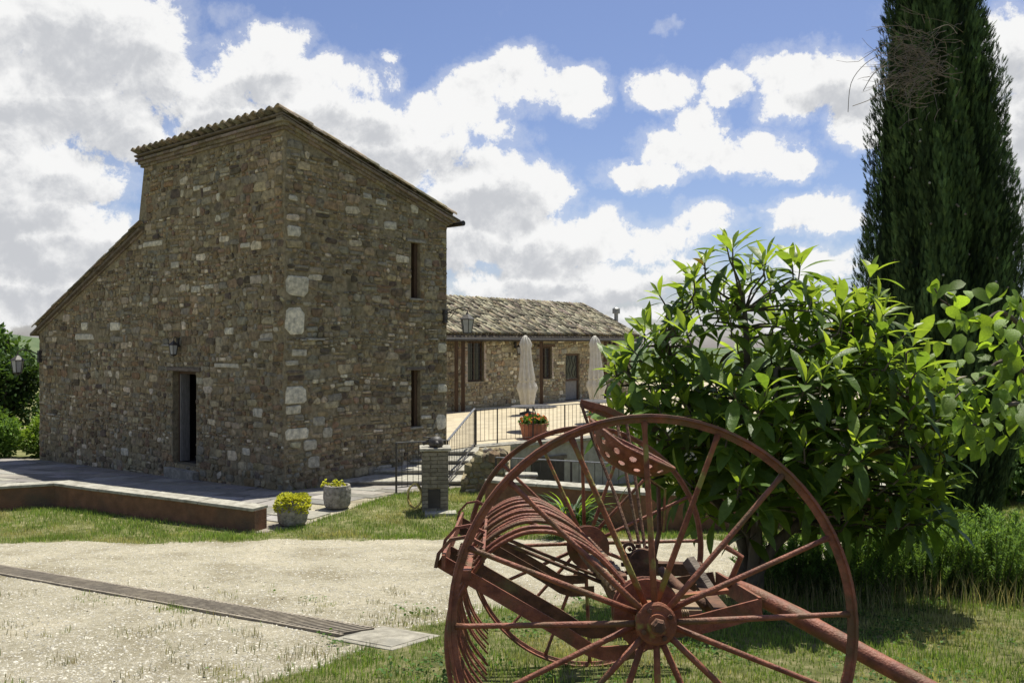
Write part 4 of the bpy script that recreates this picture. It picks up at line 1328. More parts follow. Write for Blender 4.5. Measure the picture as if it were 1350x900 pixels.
# ------------------------------------------------------------------ drain channel across the gravel
ga = Vector(((0 - 675) / FOC * 8.93 - .8, 9.42, 0)); gb = Vector((-1.10, 5.92, 0))
gd = (gb - ga); gl = gd.length; gdn = gd.normalized(); gnv = Vector((-gdn.y, gdn.x, 0))
def gpt(a, o, h=0):
    p = ga + gdn * a + gnv * o
    return Vector((p.x, p.y, float(gz(p.x, p.y)) + h))
dr = root('drain_channel', gpt(gl, 0), 'long rusty slotted drain grate crossing the gravel to a concrete cover', 'drain')
ch = MB()
for o0, o1 in ((-.155, -.125), (.125, .155)):
    ch.add([gpt(0, o0, -.1), gpt(gl, o0, -.1), gpt(gl, o1, -.1), gpt(0, o1, -.1), gpt(0, o0, .018), gpt(gl, o0, .018), gpt(gl, o1, .018), gpt(0, o1, .018)],
           [(0, 3, 2, 1), (4, 5, 6, 7), (0, 1, 5, 4), (1, 2, 6, 5), (2, 3, 7, 6), (3, 0, 4, 7)])
ch.build('frame', M['drainbar'], dr)
tr_ = MB(); tr_.add([gpt(0, -.125, .0021), gpt(gl, -.125, .0021), gpt(gl, .125, .0021), gpt(0, .125, .0021)], [(0, 1, 2, 3)]); tr_.build('channel', M['interior'], dr)  # dark sheet at ground level paints the shade below the bars
nb = int(gl / .052)
barm = None
restb = MB()
for k in range(nb):
    a0 = k * .052; sk = .09
    m = MB() if k >= nb - 120 else restb
    m.add([gpt(a0, -.126, .004), gpt(a0 + .022, -.126, .004), gpt(a0 + .022 + sk, .126, .004), gpt(a0 + sk, .126, .004),
           gpt(a0, -.126, .02), gpt(a0 + .022, -.126, .02), gpt(a0 + .022 + sk, .126, .02), gpt(a0 + sk, .126, .02)],
          [(4, 5, 6, 7), (0, 1, 5, 4), (1, 2, 6, 5), (2, 3, 7, 6), (3, 0, 4, 7)])
    if k >= nb - 120: m.build('bar', M['drainbar'], dr)
restb.build('bars', M['drainbar'], dr, kind='stuff')
mc = root('manhole_cover', gpt(gl + .3, 0), 'weathered concrete cover slab at the end of the drain', 'cover')
def slab(a0, a1, o0, o1, h0, h1, name, mat, parent):
    m = MB(); m.add([gpt(a0, o0, h0), gpt(a1, o0, h0), gpt(a1, o1, h0), gpt(a0, o1, h0), gpt(a0, o0, h1), gpt(a1, o0, h1), gpt(a1, o1, h1), gpt(a0, o1, h1)],
                    [(0, 3, 2, 1), (4, 5, 6, 7), (0, 1, 5, 4), (1, 2, 6, 5), (2, 3, 7, 6), (3, 0, 4, 7)])
    return m.build(name, mat, parent, bevel=.006)
slab(gl + .01, gl + .56, -.25, .25, -.05, .008, 'frame', M['concrete'], mc)
slab(gl + .06, gl + .51, -.20, .20, .0, .014, 'lid', M['concrete'], mc)
# ------------------------------------------------------------------ horse-drawn hay rake
H1 = P(861, 817, 2.94); H2 = P(772, 717, 5.11)
AX = (H2 - H1).normalized()
FX = Vector((1, 0, 0)); FX = (FX - AX * FX.dot(AX)).normalized()
UP = FX.cross(AX)
AL = (H2 - H1).length
Lc = lambda x, y, z: H1 + FX * x + AX * y + UP * z
rake_ = root('hay_rake', (H1.x, H1.y, float(gz(H1.x, H1.y))), 'rusty red antique hay rake with two big spoked wheels, curved tines and iron seat', 'hay rake')
def ring(mb, c, prof, seg=72, axis=AX):
    """closed profile [(r, h)] swept round the axis"""
    ax = axis; n = len(prof); vs = []; fs = []
    for i in range(seg):
        a = 2 * math.pi * i / seg
        d = FX * math.cos(a) + UP * math.sin(a)
        for r, h in prof: vs.append(c + d * r + ax * h)
    for i in range(seg):
        i2 = (i + 1) % seg
        for k in range(n):
            k2 = (k + 1) % n
            fs.append((i * n + k, i2 * n + k, i2 * n + k2, i * n + k2))
    mb.add(vs, fs)
RW = .722
def wheel(yc, front):
    c = Lc(0, yc, 0); sg = -1 if front else 1
    m = MB()
    ring(m, c, [(RW, -.020), (RW + .002, 0), (RW, .020), (RW - .010, .022), (RW - .013, .011), (RW - .030, .006), (RW - .030, -.006), (RW - .013, -.011), (RW - .010, -.022)])
    wh = m.build('wheel', M['redpaint'], rake_, smooth=False)
    hb = MB()
    hb.lathe(c, [(.001, .12), (.05, .12), (.055, .10), (.05, .05), (.05, -.02), (.062, -.03), (.072, -.04), (.072, -.062), (.064, -.068), (.042, -.07), (.036, -.074), (.036, -.085), (.001, -.086)][::1], 28, axis=AX * (1 if front else -1))
    hb.build('hub', M['redlichen'], wh)
    nt = MB()
    nt.lathe(c, [(.026, -.084), (.026, -.108), (.018, -.112), (.018, -.125), (.001, -.126)], 6, axis=AX * (1 if front else -1)); nt.build('nut', M['rust'], wh)
    for k in range(4):
        a = k * math.pi / 2 + .5
        d = FX * math.cos(a) + UP * math.sin(a)
        b = MB(); b.lathe(c + d * .052 + AX * sg * .066, [(.009, 0), (.009, .012), (.001, .013)], 6, axis=AX * sg); b.build('bolt', M['rust'], wh)
    for k in range(16):
        a = math.radians(1.5 + 22.5 * k)
        d = FX * math.cos(a) + UP * math.sin(a)
        yo = (.035 if k % 2 else -.045) * (1 if front else -1)
        s_ = MB()
        p0 = c + d * .045 + AX * yo; p1 = c + d * (RW - .026)
        s_.tube([p0, p0.lerp(p1, .25), p0.lerp(p1, .55), p0.lerp(p1, .94), p1], [.0115, .0115, .0105, .0095, .013], 8)
        s_.build('spoke', M['redlichen'] if k in (4, 5, 3, 12) else M['redpaint'], wh, smooth=True)
    return wh
wheel(0, True); wheel(AL, False)
m = MB(); m.tube([Lc(0, .05, 0), Lc(0, AL - .05, 0)], .028, 12); m.build('axle', M['rust'], rake_, smooth=True)
for y_ in (.13, AL - .13):
    m = MB(); m.lathe(Lc(0, y_, 0), [(.001, -.03), (.125, -.03), (.125, -.015), (.10, -.012), (.10, .02), (.125, .03), (.125, .04), (.001, .04)], 30, axis=AX); m.build('ratchet_drum', M['redpaint'], rake_)
# curved tines
def spline(pts, n=5):
    pts = [Vector(p) for p in pts]; out_ = []
    for i in range(len(pts) - 1):
        p0 = pts[max(i - 1, 0)]; p1 = pts[i]; p2 = pts[i + 1]; p3 = pts[min(i + 2, len(pts) - 1)]
        for k in range(n):
            t_ = k / n
            out_.append(.5 * ((2 * p1) + (p2 - p0) * t_ + (2 * p0 - 5 * p1 + 4 * p2 - p3) * t_ ** 2 + (3 * p1 - p0 - 3 * p2 + p3) * t_ ** 3))
    out_.append(pts[-1]); return out_
TP = [(-.03, .03), (-.08, .11), (-.18, .215), (-.30, .285), (-.39, .302), (-.48, .287), (-.59, .22), (-.67, .107), (-.725, -.006), (-.742, -.12), (-.725, -.25), (-.675, -.37), (-.595, -.47)]
ty = [.17, .225, .42, .62, .68, .80, .86, .97, 1.06, 1.12, 1.18, 1.24, 1.33, 1.42, 1.51, 1.60, 1.69, 1.78, 1.87, 1.96, 2.04]
for y_ in ty:
    dz_ = U(-.012, .012); sq = U(.985, 1.015)
    pts = spline([Lc(x * sq, y_ + U(-.004, .004), z * sq + dz_) for x, z in TP], 4)
    m = MB(); m.tube(pts, [.0088] * (len(pts) - 8) + [.0088 - .0006 * k for k in range(8)], 7); m.build('tine', M['redpaint'], rake_, smooth=True)
    hb = MB(); hb.cbox(Lc(-.03, y_, .03), .07, .05, .07); hb.build('tine_holder', M['brightrust'] if rng.random() < .5 else M['rust'], rake_, bevel=.006)
m = MB(); m.bar([Lc(-.035, .12, -.01), Lc(-.035, AL - .12, -.01)], .06, .05); m.build('tine_beam', M['rust'], rake_)
# coil spring along the beam
pts = [Lc(-.10 + .02 * math.cos(k * 1.1), .28 + k * .0035, .07 + .02 * math.sin(k * 1.1)) for k in range(230)]
m = MB(); m.tube(pts, .005, 5); m.build('coil_spring', M['brightrust'], rake_, smooth=True)
# stripper arms with raised rear ends
AP = [(-.765, .185), (-.625, .105), (-.305, -.075), (-.21, -.135), (-.16, -.15), (-.04, -.145)]
for y_, mt in ((.16, 'redpaint'), (.50, 'rust'), (1.42, 'rust'), (1.80, 'rust')):
    pts = [Lc(x, y_, z) for x, z in AP]
    m = MB(); m.bar(pts, .014, .048, up=UP); m.build('frame_arm', M[mt], rake_)
for (x, z, w_, h_) in ((-.745, .19, .012, .05), (-.66, .145, .03, .03), (-.60, .21, .012, .045)):
    m = MB(); m.bar([Lc(x, .08, z), Lc(x, AL - .2, z)], w_, h_, up=UP); m.build('cross_bar', M['redpaint'], rake_)
for y_ in (.13, .55, AL - .22):
    pts = [Lc(-.775, y_, .165), Lc(-.765, y_, .215), Lc(-.72, y_, .265), Lc(-.66, y_, .275), Lc(-.60, y_, .245)]
    m = MB(); m.bar(pts, .04, .012); m.build('end_bracket', M['redpaint'], rake_)
for k in range(7):
    y_ = .2 + k * .06
    m = MB(); m.tube([Lc(-.70, y_, .20), Lc(-.66, y_, .15), Lc(-.60, y_, .16)], .006, 5); m.build('guide_wire', M['rust'], rake_)
for y_ in (.95, 1.15):
    m = MB(); m.tube([Lc(-.60, y_, .19), Lc(-.3, y_, .07), Lc(0, y_, -.05)], .009, 6); m.build('stay_rod', M['rust'], rake_)
# front frame tray
fr_pts = {}
for y_, mt in ((.20, 'redpaint'), (.98, 'rust')):
    m = MB(); m.bar([Lc(.02, y_, -.085), Lc(.22, y_, -.055), Lc(.445, y_ + (.0 if y_ < .5 else -.12), .0)], .012, .07, up=UP); m.build('side_rail', M[mt], rake_)
m = MB(); m.bar([Lc(.445, .20, .005), Lc(.455, .86, .0)], .012, .07, up=UP); m.build('front_rail', M['redpaint'], rake_)
for x0, y0, y1, mt in ((.12, .22, .9, 'rust'), (.20, .22, .9, 'brightrust'), (.31, .24, .8, 'rust')):
    m = MB(); m.bar([Lc(x0, y0, -.02), Lc(x0 + .06, y1, -.02)], .055, .02, up=UP); m.build('board', M[mt], rake_)
m = MB(); m.bar([Lc(.05, .28, .02), Lc(.34, .26, .055)], .05, .014, up=UP); m.build('pedal', M['redlichen'], rake_)
pts = [Lc(.06 + k * .0016, .20 + .012 * math.cos(k * 1.25), -.015 + .012 * math.sin(k * 1.25)) for k in range(70)]
m = MB(); m.tube(pts, .0035, 5); m.build('coil_spring', M['brightrust'], rake_, smooth=True)
m = MB(); m.bar([P(907, 737, 3.75), P(936, 780, 3.65)], .045, .045); m.build('wooden_stake', M['oldwood'], rake_, bevel=.004)
m = MB(); m.tube([P(956, 720, 3.5), P(977, 733, 3.5), P(960, 772, 3.55)], .0125, 8); m.build('crank', M['redpaint'], rake_)
m = MB(); m.bar([P(838, 748, 4.1), P(925, 750, 4.1)], .05, .06); m.build('cross_rail', M['rust'], rake_)
m = MB(); m.tube([P(872, 752, 3.8), P(900, 778, 3.6), P(935, 800, 3.4)], .022, 8); m.build('torsion_bar', M['rust'], rake_, smooth=True)
# casting with eye and gear teeth
gc = P(846, 742, 4.0)
m = MB(); m.lathe(gc - AX * .05, [(.001, 0), (.07, 0), (.075, .03), (.05, .05), (.055, .1), (.001, .1)], 18, axis=AX); m.build('gear_casting', M['rust'], rake_)
m = MB(); ring(m, P(829, 724, 4.0), [(.034, -.008), (.034, .008), (.018, .008), (.018, -.008)], 20); m.build('eye', M['rust'], rake_)
m = MB(); m.bar([P(829, 732, 4.0), P(838, 745, 4.0)], .03, .03); m.build('shank', M['rust'], rake_)
for k in range(12):
    a = 2 * math.pi * k / 12; d = FX * math.cos(a) + UP * math.sin(a)
    m = MB(); m.box(gc + d * .07 - FX * .008, d * .018, FX.cross(d).cross(d) * .0 + AX * .03, d.cross(AX) * .016); m.build('gear_tooth', M['rust'], rake_)
# pole lying forward to the ground
e0 = P(958, 770, 3.72); e1 = P(1012, 792, 3.45); e2 = P(1205, 897, 3.05); e3 = Vector((2.34, 2.22, float(gz(2.34, 2.22)) + .036))
m = MB(); m.tube(spline([e0, e1, e2, e3], 6), .035, 14); m.build('draught_pole', M['redpaint'], rake_, smooth=True)
m = MB(); m.tube(spline([P(950, 768, 4.0), P(1000, 784, 3.68), P(1075, 820, 3.38)], 5), .028, 12); m.build('pole_stay', M['redpaint'], rake_, smooth=True)
# seat: pierced iron pan on a spring post
sc_ = P(830, 592, 3.95); sdir = Vector((.395, 0, -.19)).normalized(); sn = Vector((.19, 0, .395)).normalized(); sy = Vector((0, 1, 0))
vs = []; fs = []; nr_, na_ = 84, 300
holes = [(math.radians(a), r) for r, st, a0 in ((.90, 24, 6), (.68, 30, 18)) for a in range(a0, 360 + a0, st)]
for i in range(nr_ + 1):
    r = .03 + .97 * i / nr_
    for j in range(na_):
        a = 2 * math.pi * j / na_
        ex = r * math.cos(a); ey = r * math.sin(a)
        dip = -.105 * (1 - r ** 2.6) + (.05 * max(0, -ex - .3) * r) + .012 * max(0, (r - .93) / .07)
        vs.append(sc_ + sdir * ex * .225 + sy * ey * .205 + sn * dip)
hp = [sc_ + sdir * r * math.cos(a) * .225 + sy * r * math.sin(a) * .205 + sn * (-.105 * (1 - r ** 2.6) + .05 * max(0, -r * math.cos(a) - .3) * r) for a, r in holes]
HP = np.array([h[:] for h in hp])
for i in range(nr_):
    for j in range(na_):
        j2 = (j + 1) % na_
        f = (i * na_ + j, i * na_ + j2, (i + 1) * na_ + j2, (i + 1) * na_ + j)
        cf = (vs[f[0]] + vs[f[2]]) / 2
        if np.min(((HP - np.array(cf)) ** 2).sum(1)) < .0175 ** 2: continue
        fs.append(f)
m = MB(); m.add(vs, fs); seat = m.build('seat', M['redpaint'], rake_, smooth=True)
md = seat.modifiers.new('solid', 'SOLIDIFY'); md.thickness = .006
m = MB(); rim = [vs[nr_ * na_ + j] for j in range(0, na_, 6)]
m.tube(rim + rim[:1], .0075, 6, cap=False); m.build('rim', M['redpaint'], seat, smooth=True)
m = MB(); m.bar([sc_ - sn * .09 + sdir * .06, P(868, 640, 3.95), P(869, 700, 3.95), P(860, 745, 3.98)], .012, .05, up=(0, 1, 0)); m.build('seat_spring', M['rust'], rake_)
m = MB(); m.bar([sc_ - sn * .085 + sdir * .14, P(877, 645, 3.9), P(874, 700, 3.92)], .008, .03, up=(0, 1, 0)); m.build('seat_stay', M['redlichen'], rake_)
# hand levers
for pts in ([P(765, 530, 4.5), P(800, 539, 4.5), P(826, 552, 4.5)], [P(766, 532, 4.5), P(795, 545, 4.52), P(818, 553, 4.55)]):
    m = MB(); m.bar(pts, .014, .032); m.build('lever', M['redpaint'], rake_)
for pts in ([P(766, 532, 4.5), P(784, 585, 4.45), P(812, 655, 4.3), P(840, 735, 4.1)], [P(813, 553, 4.55), P(822, 605, 4.4), P(846, 735, 4.15)], [P(825, 552, 4.5), P(834, 605, 4.4), P(852, 735, 4.15)]):
    m = MB(); m.tube(pts, .0085, 6); m.build('lever_rod', M['rust'], rake_)
# ------------------------------------------------------------------ leaves
def leaf_base(Ln, Wd, fold, droop, shape, seg=6):
    """leaf along +Y, two strips folded about the midrib"""
    vs = []; fs = []
    for i in range(seg + 1):
        t_ = i / seg
        w_ = Wd * shape(t_)
        y_ = Ln * t_ * (1 - .12 * droop * t_); z_ = -droop * Ln * t_ * t_ * .55
        vs += [(-w_, y_, z_ + fold * w_), (0, y_, z_), (w_, y_, z_ + fold * w_)]
    for i in range(seg):
        a = i * 3
        fs += [(a, a + 1, a + 4, a + 3), (a + 1, a + 2, a + 5, a + 4)]
    return np.array(vs), np.array(fs)
lanceo = lambda t_: max(.03, (math.sin(math.pi * min(1, t_ ** 1.25)) ** .9) * (1 if t_ < 1 else 0) + (.0))
ovate = lambda t_: max(.03, math.sin(math.pi * t_ ** .75) ** .8)
def shared_leaf(name, bv, bf, tone, mat):
    me = bpy.data.meshes.new(name); me.from_pydata(bv.tolist(), [], bf.tolist())
    at = me.color_attributes.new('Col', 'FLOAT_COLOR', 'POINT'); at.data.foreach_set('color', np.tile(np.array([*tone, 1], 'f'), len(bv)))
    me.materials.append(mat); me.polygons.foreach_set('use_smooth', [True] * len(me.polygons)); return me
def leaf_objects(part, name, meshes, Ms, Ts, which):
    for i, k in enumerate(which):
        o = bpy.data.objects.new(name, meshes[i]); COL.objects.link(o); o.parent = part
        m4 = Matrix(Ms[k].tolist()).to_4x4()
        o.matrix_local = Matrix.Translation(Vector(Ts[k]) - ORG[part]) @ m4

# ------------------------------------------------------------------ loquat tree
lq_b = Vector((1.98, 7.05, float(gz(1.98, 7.05))))
loq = root('loquat_tree', lq_b, 'bushy loquat tree with long glossy ribbed leaves behind the hay rake', 'tree')
ells = [(985, 470, 7.0, 150, 142, .95), (885, 515, 6.9, 82, 105, .7), (1110, 510, 7.1, 125, 135, .9), (1000, 575, 6.8, 165, 85, .85), (1175, 620, 6.8, 85, 85, .6),
        (1140, 440, 7.2, 62, 78, .5), (838, 530, 6.8, 42, 75, .45), (955, 385, 7.0, 60, 70, .5), (1215, 570, 6.9, 40, 70, .4), (1010, 655, 6.85, 120, 50, .7), (880, 610, 6.8, 60, 50, .5), (1200, 690, 6.7, 55, 35, .4)]
ros = []
tries = 0
while len(ros) < 290 and tries < 20000:
    tries += 1
    e_ = rng.choices(ells, weights=[q[3] * q[4] for q in ells])[0]
    d = Vector((rng.gauss(0, 1), rng.gauss(0, 1), rng.gauss(0, 1))).normalized() * (rng.random() ** .30)
    c = P(e_[0], e_[1], e_[2])
    k = e_[2] / FOC
    p = c + Vector((d.x * e_[3] * k, d.y * e_[5], d.z * e_[4] * k))
    if min([(p - q[0]).length for q in ros] or [9]) < .14: continue
    if p.z < float(gz(p.x, p.y)) + .38: continue
    ctr = P(1005, 560, 7.0)
    ov = (p - ctr); ov.z *= .7; ov = ov.normalized() * .75 + Vector((0, 0, .75)) + Vector((U(-.3, .3), U(-.3, .3), U(-.1, .3)))
    ros.append((p, ov.normalized()))
for px_l, py_l, Yl in ((958, 325, 7.0), (1010, 345, 7.0), (1055, 350, 7.1), (1148, 360, 7.2), (1000, 672, 6.1), (1010, 510, 6.2), (1080, 665, 6.2), (1000, 540, 6.2), (1110, 420, 6.4), (1085, 500, 6.2), (810, 480, 6.7), (815, 545, 6.5), (1165, 410, 6.7), (900, 395, 6.9), (850, 440, 6.8), (1235, 640, 6.6), (1240, 590, 6.7), (975, 640, 6.0), (1060, 590, 6.1), (960, 575, 6.2), (1150, 520, 6.4)):
    ros.append((P(px_l, py_l, Yl), Vector((U(-.25, .25), U(-.5, -.05), 1)).normalized()))
LM = []; LT = []; LC = []; LV = []
protos = [leaf_base(1, .145, .35, .25, lanceo), leaf_base(1, .135, .25, .55, lanceo), leaf_base(1, .15, .45, .05, lanceo), leaf_base(1, .14, .15, .9, lanceo)]
for (p, ax) in ros:
    n = rng.randint(7, 11)
    e1_ = ax.orthogonal().normalized(); e2_ = ax.cross(e1_)
    hi = smooth01((p.z - .3) / 1.6) * .5 + .5
    vig = U(.7, 1.2)
    for k in range(n):
        f = k / (n - 1)                                   # 0 = youngest, upright
        a = k * 2.4 + U(-.3, .3)
        el = 1.3 - 1.35 * f + U(-.25, .25)
        side = e1_ * math.cos(a) + e2_ * math.sin(a)
        d = side * math.cos(el) + ax * math.sin(el)
        if f > .8: d += Vector((0, 0, -.35))
        d.normalize()
        ln = (.16 + .165 * min(1, f * 2.2)) * vig * U(.85, 1.15)
        base = p - ax * (.10 * f) + d * .012
        upv = (ax * .8 + Vector((0, 0, .6)) - side * .2)
        young = min(1, max(0, 1.15 - f * 1.7)) * U(.5, 1)
        dark = np.array([.09, .155, .03]) * U(.65, 1.4); bright = np.array([.33, .45, .085]) * U(.85, 1.15)
        cc = dark * (1 - young) + bright * young
        if rng.random() < .012: cc = np.array([.20, .15, .045]) * U(.4, .8)
        LV.append(0 if f < .25 else (1 if f < .6 else (3 if rng.random() < .5 else 1)))
        LM.append((np.array(d), np.array(upv), ln)); LT.append(np.array(base)); LC.append(cc)
LT = np.array(LT); LC = np.array(LC); LV = np.array(LV)
Rm = basis(np.array([q[0] for q in LM]), np.array([q[1] for q in LM])) * np.array([q[2] for q in LM])[:, None, None]
# the leaves that show largest are pieces of their own, the rest one mass
pxs = 675 + FOC * LT[:, 0] / LT[:, 1]; pys = 450 - FOC * (LT[:, 2] - EYE) / LT[:, 1]
vis = (pxs < 1350) & (pys > 290)
score = np.array([q[2] for q in LM]) / LT[:, 1] + np.where(vis, 0, -9) + np.where(LT[:, 1] < 6.6, .02, 0)
top = np.argsort(-score)[:295]
mes = []
lib = {}
for k in top:
    key = (int(LV[k]), int(np.clip(LC[k][1] * 14, 0, 5)))
    if key not in lib: lib[key] = shared_leaf('leaf', *protos[key[0]], LC[k], M['leaf'])
    mes.append(lib[key])
leaf_objects(loq, 'leaf', mes, Rm, LT, top)
mask = np.ones(len(LT), bool); mask[top] = False
VV = []; FF = []; CC = []; off = 0
for v_ in range(4):
    q = mask & (LV == v_)
    if not q.any(): continue
    V, F, Cc = scatter(*protos[v_], Rm[q], LT[q], tint=LC[q]); VV.append(V); FF.append(F + off); CC.append(Cc); off += len(V)
big('crown', np.concatenate(VV), np.concatenate(FF), M['leaf'], np.concatenate(CC), loq, kind='stuff', smooth=True)
# stems
tk = MB(); stems = []
for (tx, ty_, tY, lean) in ((985, 480, 7.0, 0), (900, 520, 6.9, -1), (1110, 500, 7.1, 1), (1020, 560, 6.7, .2), (1170, 600, 6.9, 1.2), (850, 540, 6.8, -1.3)):
    top_ = P(tx, ty_, tY)
    b0 = lq_b + Vector((U(-.12, .12), U(-.1, .1), -.05))
    pts = spline([b0, b0.lerp(top_, .35) + Vector((-.12 * lean, U(-.1, .1), .12)), b0.lerp(top_, .7) + Vector((U(-.08, .08), U(-.08, .08), .08)), top_, top_ + Vector((.15 * lean, U(-.1, .1), .45))], 5)
    n = len(pts); tk.tube(pts, [.05 * (1 - .75 * i / n) + .006 for i in range(n)], 8); stems.append(pts)
tk.build('trunk', M['bark'], loq, smooth=True)
br = MB()
allp = [q for s_ in stems for q in s_[4:]]
for (p, ax) in ros:
    cand = sorted(allp, key=lambda q: (q - p).length + max(0, q.z - p.z + .1) * 2)[0]
    mid = cand.lerp(p, .55) + Vector((U(-.05, .05), U(-.05, .05), -.05))
    br.tube([cand, mid, p - ax * .12, p], [.011, .009, .008, .006], 5, cap=False)
br.build('branches', M['bark'], loq, kind='stuff')

# ------------------------------------------------------------------ cypress
cy_c = Vector((5.97, 11.5, float(gz(5.97, 11.5))))
cyp = root('cypress_tree', cy_c, 'tall dark columnar cypress rising out of the picture behind the loquat', 'tree')
cz = 1.65 + (np.array([-.85, -.3, .35, 1.2, 2.1, 3.0, 3.8, 4.7, 5.5, 7, 9, 10.4]) - 1.65) * 1.21; cr = np.array([.33, .52, .74, .86, .88, .82, .72, .61, .51, .36, .18, .02]) * .90 * 1.21
def cyp_r(z, a):
    lob = .10 * np.sin(5 * a + .6 * np.sin(z * 1.1)) + .07 * np.sin(11 * a + 1.7 * z) + .05 * np.sin(17 * a - 2.3 * z) + .04 * np.sin(3.1 * z + 2 * a)
    return np.interp(z, cz, cr) * (1 + lob)
def cyp_axis(z): return np.stack([cy_c.x - .028 * np.maximum(z - 1, 0), np.full_like(z, cy_c.y)], 1)
n = 75000
z_ = nrg.uniform(0, 1, n * 3); zz_ = -1.1 + 13 * z_ ** 1.15
keep = nrg.random(n * 3) < np.interp(zz_, cz, cr)
zz_ = zz_[keep][:n]; n = len(zz_)
a_ = nrg.uniform(0, 2 * math.pi, n)
r_ = cyp_r(zz_, a_) * (1 - .22 * nrg.random(n) ** 1.6)
axc = cyp_axis(zz_)
T_ = np.stack([axc[:, 0] + r_ * np.cos(a_), axc[:, 1] + r_ * np.sin(a_), zz_], 1)
out_ = np.stack([np.cos(a_), np.sin(a_), np.zeros(n)], 1)
dirs = np.array([0, 0, 1.0]) + out_ * nrg.uniform(.0, .6, (n, 1)) + nrg.normal(0, .16, (n, 3))
sv = []; sf = []
for k, (bx, ang, ln) in enumerate([(0, 0, 1), (.12, .5, .62), (.12, -.5, .62), (.35, .6, .5), (.35, -.6, .5), (.6, .5, .4), (.6, -.5, .4)]):
    p0 = np.array([0, bx, 0]); d = np.array([math.sin(ang), math.cos(ang), .1 * math.sin(k * 2.1)]); s_ = np.array([math.cos(ang), -math.sin(ang), 0]) * .05
    b = len(sv); sv += [p0 - s_ * .8, p0 + s_ * .8, p0 + d * ln * .6 + s_ * 1.0, p0 + d * ln, p0 + d * ln * .6 - s_ * 1.0]; sf += [(b, b + 1, b + 2), (b, b + 2, b + 4), (b + 4, b + 2, b + 3)]
sv = np.array(sv)
sc_l = nrg.uniform(.045, .11, n)
clump = np.clip(1 + .55 * np.sin(9 * a_ + 1.3 * np.sin(1.7 * zz_)) * np.sin(2.1 * zz_ + 3 * a_) + .35 * np.sin(23 * a_ + 1.1 * zz_), .3, 2)[:, None]
tint = np.array([.052, .088, .030]) * nrg.uniform(.6, 1.5, (n, 1)) * clump
lightk = nrg.random(n) < .10; tint[lightk] = np.array([.085, .13, .042]) * nrg.uniform(.8, 1.3, (lightk.sum(), 1))
V, F, Cc = scatter(sv, sf, basis(dirs, out_ + nrg.normal(0, .5, (n, 3))) * sc_l[:, None, None] * np.array([[[.75, 1.5, 1.0]]]), T_, tint=tint)
big('crown', V, F, M['needle'], Cc, cyp, kind='stuff')
# dense inner growth as a shell, coloured darker for the shade inside
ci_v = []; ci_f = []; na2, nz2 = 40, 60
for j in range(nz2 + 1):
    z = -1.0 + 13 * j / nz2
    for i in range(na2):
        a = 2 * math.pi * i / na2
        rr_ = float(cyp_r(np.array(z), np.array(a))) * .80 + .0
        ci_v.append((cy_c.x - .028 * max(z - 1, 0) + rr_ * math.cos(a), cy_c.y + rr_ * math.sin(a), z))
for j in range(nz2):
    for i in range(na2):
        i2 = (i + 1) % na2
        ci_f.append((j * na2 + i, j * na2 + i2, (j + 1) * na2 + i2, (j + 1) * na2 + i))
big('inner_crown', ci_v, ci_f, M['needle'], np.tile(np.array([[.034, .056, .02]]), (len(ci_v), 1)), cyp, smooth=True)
MB().tube([cy_c - Vector((0, 0, .1)), cy_c + Vector((0, 0, 1.2))], [.16, .12], 10).build('trunk', M['bark'], cyp)
# woody fruit cones
cn = MB()
for k in range(46):
    z = U(1.2, 5.4); a = math.radians(U(195, 345)); rr_ = float(cyp_r(np.array(z), np.array(a))) * 1.0
    o = Vector((cy_c.x - .028 * (z - 1) + rr_ * math.cos(a), cy_c.y + rr_ * math.sin(a), z))
    m = MB(); m.lathe(o, [(.001, -.017), (.013, -.011), (.017, 0), (.013, .011), (.001, .017)], 7); m.build('seed_cone', M['coping'] if k % 3 == 0 else M['twig'], cyp)
# tangle of dead twigs caught in the crown
tw = MB()
c0 = P(1205, 85, 10.62)
for k in range(260):
    p = c0 + Vector((rng.gauss(.12, .20), rng.gauss(-.03, .10), rng.gauss(0, .22)))
    d = Vector((-1 + rng.gauss(0, .35), rng.gauss(-.2, .3), rng.gauss(-.1, .45))).normalized()
    L_ = U(.15, .62); pts = [p]
    for s_ in range(4):
        d = (d + Vector((rng.gauss(0, .25), rng.gauss(0, .2), rng.gauss(-.06, .25)))).normalized(); pts.append(pts[-1] + d * L_ / 4)
    tw.tube(pts, [.0042, .0038, .003, .0024, .0015], 4, cap=False)
for pts in ([P(1165, 70, 8.7), P(1140, 85, 8.7), P(1122, 110, 8.7), P(1118, 148, 8.7)], [P(1170, 80, 8.7), P(1150, 100, 8.7), P(1138, 120, 8.72)], [P(1180, 110, 8.7), P(1150, 130, 8.7), P(1124, 140, 8.7)], [P(1230, 40, 8.7), P(1250, 33, 8.65), P(1262, 45, 8.65)]):
    tw.tube(spline(pts, 4), .0035, 4, cap=False)
tag(tw.build('twig_tangle', M['twig'], org=c0), 'tangle of dry grey dead twigs caught high in the cypress', 'dead twigs', kind='stuff')

